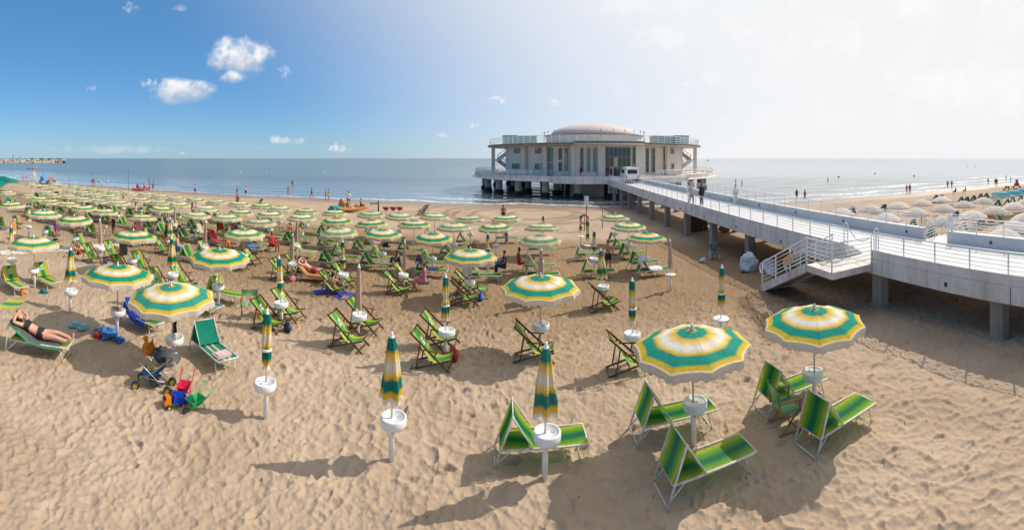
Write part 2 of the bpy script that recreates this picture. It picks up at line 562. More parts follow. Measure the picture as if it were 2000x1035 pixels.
def polar_sheet(name, az_dense, n_dense, rs, zfun, attrs, material, az_rest=40):
    a1 = np.linspace(-az_dense, az_dense, n_dense)
    a2 = np.linspace(az_dense, 2 * math.pi - az_dense, az_rest)[1:-1]
    A = np.concatenate([a1, a2]); n = len(A); m = len(rs)
    X = rs[:, None] * np.sin(A)[None, :]; Y = rs[:, None] * np.cos(A)[None, :]
    Z = zfun(X, Y)
    V = np.stack([X, Y, Z], -1).reshape(-1, 3)
    i, j = np.mgrid[0:m - 1, 0:n]
    j2 = (j + 1) % n
    Fc = np.stack([i * n + j, (i + 1) * n + j, (i + 1) * n + j2, i * n + j2], -1).reshape(-1, 4)
    me = bpy.data.meshes.new(name)
    me.vertices.add(len(V)); me.vertices.foreach_set('co', V.ravel().astype(np.float32))
    me.loops.add(Fc.size); me.loops.foreach_set('vertex_index', Fc.ravel().astype(np.int32)[::1])
    me.polygons.add(len(Fc)); me.polygons.foreach_set('loop_start', np.arange(0, Fc.size, 4, dtype=np.int32))
    me.polygons.foreach_set('use_smooth', np.ones(len(Fc), bool))
    for k2, fn in attrs.items():
        at = me.attributes.new(k2, 'FLOAT', 'POINT')
        at.data.foreach_set('value', fn(X, Y, Z).ravel().astype(np.float32))
    me.update(); me.validate()
    me.flip_normals()
    me.materials.append(material)
    o = obj(name, me)
    tag(o, kind='structure')
    return o


# --- sand material
ms = bpy.data.materials.new('sand'); ms.use_nodes = True; t = NT(ms.node_tree); ms.node_tree.nodes.clear()
tcn = t.n('ShaderNodeTexCoord')
pos = tcn.outputs['Object']
wet = t.n('ShaderNodeAttribute', attribute_name='wet').outputs['Fac']
damp = t.n('ShaderNodeAttribute', attribute_name='damp').outputs['Fac']
nA = t.n('ShaderNodeTexNoise', ins={'Vector': pos, 'Scale': 0.35, 'Detail': 6.0, 'Roughness': 0.6})
nB = t.n('ShaderNodeTexNoise', ins={'Vector': pos, 'Scale': 5.0, 'Detail': 6.0, 'Roughness': 0.65})
nC = t.n('ShaderNodeTexNoise', ins={'Vector': pos, 'Scale': 160.0, 'Detail': 2.0})
c = t.mix(t.smooth(nA.outputs[0], 0.35, 0.65), SAND_A, SAND_B)
dd = t.math('MULTIPLY_ADD', t.math('SUBTRACT', nB.outputs[0], 0.5), 1.6, damp)
c = t.mix(t.math('MULTIPLY', t.smooth(dd, 0.1, 0.95), 0.9), c, SAND_DAMP)
nD = t.n('ShaderNodeTexNoise', ins={'Vector': pos, 'Scale': 9.0, 'Detail': 3.0, 'Roughness': 0.7})
c = t.mix(t.math('MULTIPLY', t.smooth(nD.outputs[0], 0.56, 0.68), t.math('MULTIPLY', damp, 0.55)), c, (0.17, 0.10, 0.055))
c = t.mix(t.math('MULTIPLY', t.math('SUBTRACT', nC.outputs[0], 0.5, clamp=True), 0.9), c, (0.16, 0.10, 0.06))
ww = t.smooth(t.math('ADD', wet, t.math('MULTIPLY', t.math('SUBTRACT', nA.outputs[0], 0.5), 0.35)), 0.25, 0.8)
c = t.mix(ww, c, SAND_WET)
trk = None
for (tx, ty, tr_) in ((1.2, 47.5, 4.6), (0.6, 47.0, 6.1), (1.8, 48.4, 8.3), (0.4, 49.2, 9.8), (3.5, 46.5, 3.0)):
    vd = t.n('ShaderNodeVectorMath', operation='DISTANCE', ins={0: pos, 1: (tx, ty, -0.66)})
    q_ = t.math('ABSOLUTE', t.math('SUBTRACT', vd.outputs['Value'], t.math('ADD', tr_, t.math('MULTIPLY', nA.outputs[0], 2.0))))
    b_ = t.math('SUBTRACT', 1.0, t.smooth(q_, 0.12, 0.5))
    trk = b_ if trk is None else t.math('MAXIMUM', trk, b_)
c = t.mix(t.math('MULTIPLY', trk, 0.45), c, (0.13, 0.085, 0.055))
rough = t.math('SUBTRACT', 0.95, t.math('MULTIPLY', ww, 0.55))
nb1 = t.n('ShaderNodeTexNoise', ins={'Vector': pos, 'Scale': 5.5, 'Detail': 6.0, 'Roughness': 0.68})
nb2 = t.n('ShaderNodeTexNoise', ins={'Vector': pos, 'Scale': 40.0, 'Detail': 5.0, 'Roughness': 0.65})
mid = t.n('ShaderNodeAttribute', attribute_name='far').outputs['Fac']
hb = t.math('ADD', t.math('MULTIPLY', nb1.outputs[0], t.math('MULTIPLY', mid, 0.35)), t.math('MULTIPLY', nb2.outputs[0], 0.075))
hb = t.math('MULTIPLY', hb, t.math('SUBTRACT', 1.0, t.math('MULTIPLY', ww, 0.93)))
bp = t.n('ShaderNodeBump', ins={'Height': hb, 'Strength': 0.8, 'Distance': 0.25})
pb = t.n('ShaderNodeBsdfPrincipled', ins={'Base Color': c, 'Roughness': rough, 'Specular IOR Level': 0.2})
t.link(bp.outputs[0], pb.inputs['Normal'])
t.link(t.math('ADD', 0.1, t.math('MULTIPLY', ww, 0.4)), pb.inputs['Specular IOR Level'])
t.link(pb.outputs[0], t.n('ShaderNodeOutputMaterial').inputs[0])

rs = [0.02, 0.4, 0.8, 1.2, 1.6] + list(np.arange(1.9, 5.16, 0.055))
d = 5.2
while d < 75:
    rs.append(d); d += max(0.02, 0.00042 * d * d)
rs += list(np.geomspace(76, 3000, 40))
rs = np.array(rs)


def sand_z(X, Y):
    return base_z(X, Y) + sand_h(X, Y) + 0.02 * np.sin(X * 0.9 + Y * 0.3) * np.clip((12 - np.abs(Y - 10)) / 12, 0, 1)


def a_wet(X, Y, Z):
    s = shore_y(X) - Y
    return np.clip(1 - (s - 1.0) / 11.0, 0, 1)


def a_damp(X, Y, Z):
    # the back of the beach is combed, browner sand; dry and pale where people walk in front
    return np.clip((Y - 9.0 + 0.10 * X) / 8.0, 0, 1) * np.clip((np.asarray(shore_y(X)) - Y - 24) / 5, 0, 1) * np.clip((30 - np.asarray(X)) / 14, 0, 1)


sand = polar_sheet('sand', R(78), 1500, rs, sand_z,
                   {'wet': a_wet, 'damp': a_damp, 'far': lambda X, Y, Z: 0.15 + 0.85 * np.clip((np.hypot(X, Y) - 9) / 9, 0, 1)}, ms)

# --- sea
mw = bpy.data.materials.new('sea_water'); mw.use_nodes = True; t = NT(mw.node_tree); mw.node_tree.nodes.clear()
tcn = t.n('ShaderNodeTexCoord')
pos = tcn.outputs['Object']
off = t.n('ShaderNodeAttribute', attribute_name='offshore').outputs['Fac']      # metres out from the waterline
mp1 = t.n('ShaderNodeMapping', ins={0: pos, 3: (0.22, 0.85, 1.0)})
mp2 = t.n('ShaderNodeMapping', ins={0: pos, 3: (0.03, 0.11, 1.0)})
mp3 = t.n('ShaderNodeMapping', ins={0: pos, 3: (0.004, 0.012, 1.0)})
w1 = t.n('ShaderNodeTexNoise', ins={'Vector': mp1.outputs[0], 'Scale': 1.6, 'Detail': 5.0, 'Roughness': 0.6})
w2 = t.n('ShaderNodeTexNoise', ins={'Vector': mp2.outputs[0], 'Scale': 1.0, 'Detail': 5.0, 'Roughness': 0.6})
w3 = t.n('ShaderNodeTexNoise', ins={'Vector': mp3.outputs[0], 'Scale': 1.0, 'Detail': 5.0, 'Roughness': 0.55})
hgt = t.math('ADD', t.math('MULTIPLY', w1.outputs[0], 0.03), t.math('MULTIPLY', w2.outputs[0], 0.10))
calm = t.math('ADD', 0.07, t.math('MULTIPLY', t.math('SUBTRACT', 1.0, t.smooth(off, 10.0, 130.0)), 0.45))
bp = t.n('ShaderNodeBump', ins={'Height': hgt, 'Strength': calm, 'Distance': 0.6})
deep = t.mix(t.smooth(w3.outputs[0], 0.35, 0.65), SEA_DEEP1, SEA_DEEP2)
c = t.mix(t.smooth(off, 3.0, 75.0), SEA_SHALLOW, deep)
# foam: at the edge and in broken lines over the bars
fl = None
for (d0, wd, th) in ((0.6, 1.5, 0.34), (6.5, 1.6, 0.44), (15.0, 2.0, 0.47), (25.0, 2.4, 0.49), (37, 2.8, 0.51)):
    wob = t.math('MULTIPLY', t.math('SUBTRACT', w2.outputs[0], 0.5), 9.0)
    q = t.math('ABSOLUTE', t.math('SUBTRACT', t.math('ADD', off, wob), d0))
    b = t.math('MULTIPLY', t.smooth(t.math('SUBTRACT', 1.0, t.math('DIVIDE', q, wd)), 0.0, 0.7), t.smooth(w3.outputs[0] if d0 > 1 else w2.outputs[0], th - 0.04, th + 0.05))
    fl = b if fl is None else t.math('MAXIMUM', fl, b)
nf = t.n('ShaderNodeTexNoise', ins={'Vector': mp1.outputs[0], 'Scale': 6.0, 'Detail': 4.0})
fl = t.math('MULTIPLY', fl, t.smooth(nf.outputs[0], 0.38, 0.6))
c = t.mix(fl, c, (0.75, 0.76, 0.76))
pb = t.n('ShaderNodeBsdfPrincipled', ins={'Base Color': c, 'IOR': 1.4, 'Specular IOR Level': 0.6})
sxyz = t.n('ShaderNodeSeparateXYZ', ins={0: pos})
lee = t.smooth(sxyz.outputs[0], -60.0, 70.0)          # calmer water in the lee of the pier
rf_ = t.math('MULTIPLY', t.smooth(off, 2.0, 60.0), t.math('SUBTRACT', 0.18, t.math('MULTIPLY', lee, 0.18)))
t.link(t.math('ADD', t.math('ADD', 0.09, rf_), t.math('MULTIPLY', fl, 0.4)), pb.inputs['Roughness'])
t.link(bp.outputs[0], pb.inputs['Normal'])
t.link(pb.outputs[0], t.n('ShaderNodeOutputMaterial').inputs[0])

rw = np.concatenate([[20.0], np.geomspace(38, 140, 240), np.geomspace(141, 28000, 90)])


def sea_z(X, Y):
    s = Y - shore_y(X)
    fade = np.clip(s / 6, 0, 1) * np.clip((260 - np.hypot(X, Y)) / 160, 0, 1)
    h = 0.055 * np.sin((s + 3 * np.sin(X * 0.05)) * 0.9) + 0.03 * np.sin(s * 1.9 + X * 0.13) + 0.03 * np.sin(s * 0.37 + X * 0.4)
    # the sheet dips under the sand inland of the waterline
    return SEA_Z + h * fade - np.clip(-s - 0.5, 0, 60) * 0.35


sea = polar_sheet('sea', R(80), 700, rw, sea_z, {'offshore': lambda X, Y, Z: Y - shore_y(X)}, mw)


def gz(x, y):
    """height of the ground at a point"""
    return float(base_z(np.float64(x), np.float64(y)))


# pale walkway of slabs down the beach
M_SLAB = mat('pale_path_slab', (0.62, 0.57, 0.50), 0.85, var=0.1, scale=2, bump=0.15)
path = empty('path', (-23.0, 9.6, 0.0))
tag(path, kind='structure')
slab = MB().box((0, 0, 0.02), (0.95, 0.94, 0.05)).mesh('slab', M_SLAB)
for i in range(12):
    o = obj('slab', slab, path, (random.uniform(-.02, .02) + 0.05 * i, i * 0.98, gz(-23, 9.6 + i) + 0.012 + random.uniform(0, .012)))
    o.rotation_euler = (random.uniform(-.01, .01), random.uniform(-.01, .01), random.uniform(-.02, .02))


def gp(x, y):
    """a surveyed spot carried down to the sloping beach"""
    k = 1.0
    for _ in range(5): k = (5.5 - gz(x * k, y * k)) / 5.5
    return x * k, y * k


def top_at(x, y, top):
    """foot of a parasol whose apex, standing 'top' high, was surveyed over level ground at x, y with 2.25 m"""
    k = 1.0
    for _ in range(5): k = (5.5 - gz(x * k, y * k) - top) / 3.25
    return x * k, y * k

# dry weed, cigarette ends and shell bits lying about
bits = MB()
for i in range(260):
    a_ = random.uniform(-1.15, 1.15); d_b = random.uniform(6.2, 24) 
    x_, y_ = d_b * math.sin(a_), d_b * math.cos(a_)
    z_ = float(sand_z(np.array([[x_]]), np.array([[y_]]))[0, 0])
    l_ = random.uniform(.008, .03) if random.random() < .9 else random.uniform(.04, .09)
    ang = random.uniform(0, 6.28)
    u_ = Vector((math.cos(ang), math.sin(ang), random.uniform(-.15, .3))) * l_
    bits.tube([Vector((x_, y_, z_ + .008)) - u_, Vector((x_, y_, z_ + .012)), Vector((x_, y_, z_ + .008)) + u_ + Vector((0, 0, .005))], random.uniform(.003, .008), 4, mi=random.choice((0, 0, 0, 1, 2)))
tag(bits.build('debris', [mat('dry_weed', (.10, .065, .035), .9), mat('paper_scrap', (.66, .62, .56), .8), mat('shell', (.55, .42, .32), .6)]), kind='stuff')

# ================================================================== PARASOLS
TEAL = (0.0, 0.275, 0.20); TEALD = (0.0, 0.17, 0.125); YEL = (0.70, 0.43, 0.02); YELP = (0.78, 0.61, 0.24); LIMEY = (0.45, 0.45, 0.03); CREAM = (0.78, 0.70, 0.60); WHT = (0.80, 0.74, 0.66)
PARASOL_STOPS = [(0.0, YEL), (0.06, YEL), (0.10, TEAL), (0.245, TEAL), (0.295, YEL), (0.40, YELP), (0.47, WHT), (0.535, WHT), (0.605, YELP), (0.65, YEL),
                 (0.695, TEAL), (0.85, TEAL), (0.885, LIMEY), (0.91, YEL), (0.95, YEL), (0.975, YELP), (1.0, CREAM)]
FADED = [(p_, tuple(.84 * c_ + .16 * w_ for c_, w_ in zip(col_, (.62, .60, .46)))) for p_, col_ in PARASOL_STOPS]
M_CAN = uvmat('striped_parasol_cloth', PARASOL_STOPS, trans=0.26, fade=0.07, seam=True)
M_CANF = uvmat('faded_striped_parasol_cloth', FADED, trans=0.30, fade=0.08, seam=True)
M_VAL = uvmat('parasol_valance_cloth', [(0.0, YELP), (0.12, CREAM), (1.0, (0.74, 0.66, 0.58))], axis=1, trans=0.35, fade=0.1)
M_FOLD = uvmat('furled_parasol_cloth', [(0.0, TEALD), (0.18, TEALD), (0.25, YEL), (0.36, YELP), (0.42, (.72, .62, .50)), (0.47, (.72, .62, .50)), (0.54, YELP), (0.62, YEL), (0.67, TEALD), (0.81, TEALD), (0.87, YEL), (0.92, YEL), (0.96, CREAM), (1.0, CREAM)],
               trans=0.12, fade=0.1, wr=0.3)
M_COVER = uvmat('tan_striped_cover', [(0.0, (0.50, 0.33, 0.26)), (0.08, (0.58, 0.42, 0.34)), (0.12, (0.36, 0.18, 0.12)), (0.2, (0.55, 0.38, 0.30)), (0.3, (0.38, 0.20, 0.14)), (0.36, (0.56, 0.40, 0.32)), (0.5, (0.36, 0.18, 0.12)), (0.56, (0.58, 0.42, 0.34)), (0.7, (0.50, 0.33, 0.26)), (0.8, (0.38, 0.20, 0.14)), (0.86, (0.58, 0.42, 0.34)), (1.0, (0.52, 0.35, 0.28))],
                axis=1, trans=0.1)
M_TAN = uvmat('straw_coloured_parasol_cloth', [(0, (0.82, 0.73, 0.64)), (1, (0.76, 0.66, 0.57))], trans=0.25, fade=0.12)
M_TEALC = uvmat('plain_green_parasol_cloth', [(0, (0.01, 0.24, 0.18)), (1, (0.01, 0.22, 0.17))], trans=0.25)
M_BLUEC = uvmat('blue_green_parasol_cloth', [(0, (0.05, 0.36, 0.34)), (0.3, (0.05, 0.36, 0.34)), (0.34, (0.6, 0.7, 0.66)), (0.42, (0.6, 0.7, 0.66)), (0.46, (0.04, 0.30, 0.36)), (0.9, (0.05, 0.33, 0.36)), (0.93, (0.6, 0.7, 0.68)), (1, (0.6, 0.7, 0.68))], trans=0.25)

NG = 10          # gores


CAN_JIT = [0.0] * (NG + 1)


def canopy_pt(v, g, R_, zt, rise):
    """v 0..1 from apex to hem, g angle in gores"""
    k = math.floor(g); f = g - k
    a0 = 2 * math.pi * k / NG; a1 = 2 * math.pi * (k + 1) / NG
    sag = 4 * f * (1 - f)
    r = R_ * v
    rib = Vector((math.cos(a0) * (1 - f) + math.cos(a1) * f, math.sin(a0) * (1 - f) + math.sin(a1) * f, 0)) * r
    rib *= (1 - 0.035 * sag * v * v)
    z = zt - rise * (0.55 * v ** 1.25 + 0.45 * v ** 2.6) - 0.018 * sag * math.sin(math.pi * v)
    jt = CAN_JIT[k % NG] * (1 - f) + CAN_JIT[(k + 1) % NG] * f
    rib *= 1 - 0.35 * abs(jt)
    return Vector((rib.x, rib.y, z + 0.02 * sag * v ** 4 + jt * v ** 2))


def canopy_meshes(R_=1.14, zt=2.18, rise=0.43, mc=None, mv=None, drop=0.165, pre=''):
    mb = MB()
    nv, ng = 10, 4
    P, UV = [], []
    for i in range(nv + 1):
        v = 0.02 + 0.98 * i / nv
        P.append([canopy_pt(v, g / ng, R_, zt, rise) for g in range(NG * ng + 1)])
        UV.append([(v, g / ng) for g in range(NG * ng + 1)])
    mb.grid(P, 0, UV)
    can = mb.mesh(pre + 'canopy', mc)
    va = MB()
    P, UV = [], []
    top, bot, mid = [], [], []
    n6 = NG * 8
    for g in range(n6 + 1):
        p = canopy_pt(1.0, g / 8, R_, zt, rise)
        out = Vector((p.x, p.y, 0)).normalized()
        sc = 0.82 + 0.18 * abs(math.sin(math.pi * g / 2)) if g % 8 else 0.7
        top.append(p + out * 0.003); mid.append(p + out * (0.012 + 0.01 * math.sin(g * 1.7)) - Vector((0, 0, drop * 0.5)))
        bot.append(p + out * (0.004 + 0.022 * math.sin(g * 2.3)) - Vector((0, 0, drop * sc)))
    va.grid([top, mid, bot], 0, [[(g / n6, 0) for g in range(n6 + 1)], [(g / n6, .5) for g in range(n6 + 1)], [(g / n6, 1) for g in range(n6 + 1)]])
    val = va.mesh(pre + 'valance', mv)
    return can, val


CANS = []
for q_ in range(6):
    CAN_JIT[:] = [random.gauss(0, .018) for _ in range(NG)] + [0]
    CANS.append(canopy_meshes(mc=M_CANF if q_ in (2, 4) else M_CAN, mv=M_VAL, rise=random.uniform(.29, .35), R_=random.uniform(1.12, 1.17), drop=.17))
CAN_JIT[:] = [0.0] * (NG + 1)
CAN, VAL = CANS[0]
pl = MB().tube([(0, 0, 0.5), (0, 0, 2.2)], 0.019, 8); POLE = pl.mesh('pole', M_STEEL)
fi = MB().lathe([(0.0, 2.295), (0.02, 2.29), (0.028, 2.26), (0.03, 2.22), (0.05, 2.205), (0.055, 2.17), (0, 2.165)], 12); FINIAL = fi.mesh('finial', M_STEEL)
rb = MB()
for k_ in range(NG):
    rb.tube([canopy_pt(v, k_ + 1e-6, 1.10, 2.14, 0.36) for v in (0.03, 0.3, 0.6, 0.85, 0.99)], 0.007, 5)
    a_ = 2 * math.pi * k_ / NG
    p_ = canopy_pt(0.5, k_ + 1e-6, 1.10, 2.14, 0.36)
    rb.tube([(math.cos(a_) * .03, math.sin(a_) * .03, 1.72), p_], 0.006, 5)
RIBS = rb.mesh('ribs', M_STEEL)
SLEEVE = MB().tube([(0, 0, -0.1), (0, 0, 0.60), (0, 0, 0.66)], [0.052, 0.05, 0.05], 14).mesh('ground_sleeve', M_WHITE)
STICK = MB().grid([[(0.0505 * math.sin(a), -0.0505 * math.cos(a), z) for a in (-.55, -.2, .2, .55)] for z in (0.54, 0.58, 0.61)]).mesh('sticker', mat('dark_green_sticker', (0.01, 0.09, 0.05), 0.5))
TRAY = MB().lathe([(0.0, 0.80), (0.19, 0.80), (0.2, 0.822), (0.222, 0.825), (0.235, 0.81), (0.235, 0.70), (0.215, 0.655), (0.15, 0.62), (0.06, 0.60), (0.0, 0.60)], 28, (0.035, -0.01, 0)).mesh('tray_table', M_WHITE)
TRAYCUP = MB().lathe([(0.0, 0.803), (0.032, 0.803), (0.037, 0.808), (0.037, 0.801)], 14, (0.13, -0.06, 0.0)).mesh('cup_holder', mat('grey_plastic', (0.42, 0.42, 0.42), .5))
DISC = MB().lathe([(0.0, 0.735), (0.235, 0.735), (0.245, 0.725), (0.245, 0.705), (0.23, 0.70), (0, 0.70)], 28, (0, 0, 0)).mesh('tray_table', M_WHITE)
OPEN_REST = [('ribs', RIBS), ('pole', POLE), ('finial', FINIAL), ('ground_sleeve', SLEEVE, [('sticker', STICK)]), ('tray_table', TRAY, [('cup_holder', TRAYCUP)])]


def furled(zt, zb, rt, rb_, folds, mtl, twist=0.0, pinch=None, ph=0.0, nm='furled_canopy', uvfold=False):
    mb = MB()
    n, m = 40, 22
    P, UV = [], []
    for i in range(m + 1):
        v = i / m
        z = zt + (zb - zt) * v
        r = rt + (rb_ - rt) * v ** 0.85
        if pinch is not None:
            r *= 1 - 0.42 * math.exp(-((v - pinch) / 0.06) ** 2)
        row, ru = [], []
        for k in range(n + 1):
            a = 2 * math.pi * k / n
            w = math.cos(folds * a + twist * v * 6 + ph)
            q = r * (1 + 0.22 * w * min(1, v * 3 + .2) + 0.06 * math.sin(3 * a + 5 * v + ph))
            zz = z - 0.03 * w * v ** 8
            row.append((q * math.cos(a), q * math.sin(a), zz)); ru.append((v, k / n))
        P.append(row); UV.append(ru)
    mb.grid(P, 0, UV, flip=True)
    mb.lathe([(0.0, zt + 0.10), (0.022, zt + 0.095), (0.03, zt + 0.06), (0.028, zt + 0.015), (0.05, zt + 0.012), (0.05, zt - 0.01)], 12, mi=1)
    return mb.mesh(nm, [mtl, M_WHITE])


FURL_LOOSE = furled(2.24, 1.14, 0.05, 0.205, 6, M_FOLD, ph=0.4)
FURL_LOOSE2 = furled(2.24, 1.15, 0.055, 0.19, 5, M_FOLD, ph=1.9)
FURL_TIGHT = furled(2.24, 1.08, 0.075, 0.095, 5, M_FOLD, twist=0.5, pinch=0.93)
FURL_TIGHT2 = furled(2.24, 1.10, 0.07, 0.105, 6, M_FOLD, twist=-0.4, pinch=0.5, ph=1.0)
COVERED = furled(2.24, 1.0, 0.045, 0.10, 4, M_COVER, ph=0.7)
COVERED2 = furled(2.30, 1.02, 0.06, 0.115, 5, M_COVER, ph=2.7)
STRAP = MB().lathe([(.100, 1.45), (.118, 1.46), (.118, 1.50), (.100, 1.51)], 20).mesh('strap', M_WHITE)
POLE2 = MB().tube([(0, 0, 0.5), (0, 0, 2.2)], 0.019, 8).mesh('pole', M_STEEL)
DSLEEVE = MB().tube([(0, 0, -0.1), (0, 0, 0.69)], 0.048, 14).mesh('ground_sleeve', M_WHITE)


def closed_parts(kind):
    fm = {'l': FURL_LOOSE, 'm': FURL_LOOSE2, 't': FURL_TIGHT, 'u': FURL_TIGHT2, 'p': COVERED, 'q': COVERED2, 'd': FURL_TIGHT2, 'e': COVERED}[kind]
    nm = 'cover' if kind in 'pqe' else 'furled_canopy'
    fsub = [('strap', STRAP)] if kind in 'tud' else []
    if kind in 'de':
        return [(nm, fm, fsub), ('pole', POLE2), ('ground_sleeve', DSLEEVE), ('tray_table', DISC)]
    return [(nm, fm, fsub), ('pole', POLE2), ('ground_sleeve', SLEEVE, [('sticker', STICK)]), ('tray_table', TRAY, [('cup_holder', TRAYCUP)])]


# ================================================================== LOUNGERS AND CHAIRS
LIME = (0.47, 0.54, 0.04); GRN = (0.10, 0.35, 0.045); DGR = (0.01, 0.20, 0.09); YLM = (0.58, 0.51, 0.04); MGR = (0.20, 0.43, 0.04)
M_CANV = uvmat('green_striped_canvas', [(0.0, YLM), (0.08, LIME), (0.17, MGR), (0.30, GRN), (0.42, DGR), (0.56, DGR), (0.68, GRN), (0.80, MGR), (0.90, LIME), (1.0, YLM)], trans=0.45, fade=0.14, wr=.2)
M_CANVB = uvmat('bright_green_striped_canvas', [(0.0, YEL), (0.10, YLM), (0.26, LIME), (0.40, (0.02, 0.30, 0.10)), (0.5, (0.0, 0.22, 0.13)), (0.6, (0.02, 0.30, 0.10)), (0.76, LIME), (0.90, YLM), (1.0, YEL)], trans=0.32, fade=0.12)
M_DECKC = uvmat('deck_chair_canvas', [(0.0, LIME), (0.16, LIME), (0.30, MGR), (0.42, (0.02, 0.27, 0.10)), (0.58, (0.02, 0.27, 0.10)), (0.70, MGR), (0.84, LIME), (1.0, YLM)], trans=0.35, fade=0.15)
M_TEALST = uvmat('teal_and_cream_striped_canvas', [(0.0, (0, .22, .15)), (0.29, (0, .22, .15)), (0.3, (.62, .52, .40)), (0.42, (.62, .52, .40)), (0.43, (0, .22, .15)), (0.57, (0, .22, .15)), (0.58, (.62, .52, .40)), (0.70, (.62, .52, .40)), (0.71, (0, .22, .15)), (1, (0, .22, .15))], trans=0.3, interp='CONSTANT')
M_TEALPL = uvmat('plain_teal_canvas', [(0, (0, .24, .16)), (1, (0, .23, .16))], trans=0.3)
M_DKGRN = uvmat('dark_green_canvas', [(0, (0.0, .10, .06)), (1, (0.0, .09, .055))], trans=0.2)
M_LOGO = mat('white_printed_mark', (0.78, 0.80, 0.78), 0.7)


def panel(a, b, hw, sag=0.02, n=6, m=6, uflip=False):
    """cloth panel stretched between bar a and bar b (x, z) across half width hw"""
    P, UV = [], []
    for i in range(n + 1):
        s = i / n
        x = a[0] + (b[0] - a[0]) * s; z = a[1] + (b[1] - a[1]) * s
        nx_, nz_ = -(b[1] - a[1]), (b[0] - a[0]); L = math.hypot(nx_, nz_) or 1
        row, ru = [], []
        for j in range(m + 1):
            u = j / m
            q = -sag * 4 * s * (1 - s) * (0.6 + 0.4 * 4 * u * (1 - u))
            row.append((x + nx_ / L * q, -hw + 2 * hw * u, z + nz_ / L * q)); ru.append((u, s))
        P.append(row); UV.append(ru)
    return P, UV


def swash(mb, o, ux, uz, s=1.0):
    """the white brush-stroke mark printed on the canvas: o origin, ux across, uz up the panel"""
    o, ux, uz = Vector(o), Vector(ux), Vector(uz)
    nrm = ux.cross(uz).normalized() * 0.006
    for st in ([(-.12, -.05), (-.03, -.015), (.06, -.03), (.13, .0)], [(-.10, .02), (-.05, .07), (.0, .035), (.05, .085), (.11, .06)], [(-.05, .12), (.0, .09), (.05, .13), (.1, .12)], [(-.13, -.10), (0.0, -.075), (.08, -.09)]):
        L, Rr = [], []
        for i, (x, y) in enumerate(st):
            w = 0.012 if i not in (0, len(st) - 1) else 0.004
            p = o + ux * x * s + uz * y * s + nrm
            L.append(p + uz * w * s); Rr.append(p - uz * w * s)
        mb.grid([L, Rr])
    return mb


def lounger_parts(mc, logo=False, shade=True, back=None, mback=None, mshade=None, pre=''):
    hw = 0.30
    P = []
    fr = MB()
    hx, fx, z0 = -0.78, 0.80, 0.36
    ap = (-0.55, 0.93)               # apex of the raised back and shade
    hinge = (-0.20, 0.38)
    if back: ap = back
    for s in (-1, 1):
        y = s * hw
        fr.tube([(hx, y, z0 - .01), (-0.1, y, z0), (fx - .03, y, z0), (fx, y * .95, z0)], 0.02, 8)
        fr.tube([(hinge[0], y * 1.03, hinge[1]), (ap[0], y * 1.03, ap[1])], 0.016, 8)
    fr.tube([(fx, -hw, z0), (fx, hw, z0)], 0.016, 8)
    fr.tube([(hx, -hw, z0 - .01), (hx, hw, z0 - .01)], 0.014, 8)
    fr.tube([(ap[0], -hw * 1.03, ap[1]), (ap[0], hw * 1.03, ap[1])], 0.012, 8)
    P.append(('frame', fr.mesh(pre + 'frame', M_TUBE)))
    lg = MB()
    lg.tube([(fx - .22, -hw * .93, z0), (fx - .12, -hw * .93, 0.0), (fx - .12, hw * .93, 0.0), (fx - .22, hw * .93, z0)], 0.014, 8)
    P.append(('leg', lg.mesh(pre + 'leg', M_TUBE)))
    rl = MB()
    re = (-0.90, -0.02)
    for s in (-1, 1):
        rl.tube([(ap[0] + .01, s * hw * 1.06, ap[1] + .015), (re[0], s * hw * 1.06, re[1])], 0.019, 8)
        rl.tube([(hx + .22, s * hw * .95, z0 - .02), (hx - .1, s * hw * .95, 0.06)], 0.011, 8)
    rl.tube([(re[0] + .02, -hw * 1.06, .03), (re[0] + .02, hw * 1.06, .03)], 0.012, 8)
    P.append(('leg', rl.mesh(pre + 'rear_leg', M_TUBE)))
    pn, uv = panel((hx + .02, z0 + .012), (fx - .015, z0 + .015), hw - .012, 0.05, 8)
    P.append(('seat_canvas', MB().grid(pn, 0, uv).mesh(pre + 'seat_canvas', mc)))
    pn, uv = panel(ap, (hinge[0], hinge[1] + .02), hw - .008, 0.055)
    sub = []
    if logo:
        d = Vector((ap[0] - hinge[0], 0, ap[1] - hinge[1])).normalized()
        sub = [('printed_mark', swash(MB(), (hinge[0] * .4 + ap[0] * .6 - .02, 0, hinge[1] * .4 + ap[1] * .6 - 0.015), (0, 1, 0), d, 1.0).mesh(pre + 'printed_mark', M_LOGO))]
    P.append(('back_canvas', MB().grid(pn, 0, uv).mesh(pre + 'back_canvas', mback or mc), sub))
    if shade:
        pn, uv = panel((ap[0] - .012, ap[1]), (-0.79, 0.36), hw - .008, -0.02)
        P.append(('sunshade', MB().grid(pn, 0, uv).mesh(pre + 'sunshade', mshade or mc)))
    return P


LOUNGER = lounger_parts(M_CANV)
LOUNGER_L = lounger_parts(M_CANVB, logo=True)
LOUNGER_LOW = lounger_parts(M_CANV, back=(-0.62, 0.80))
LOUNGER_T = lounger_parts(M_TEALST, mback=M_TEALPL, mshade=M_TEALST)
LOUNGER_D = lounger_parts(M_DKGRN)


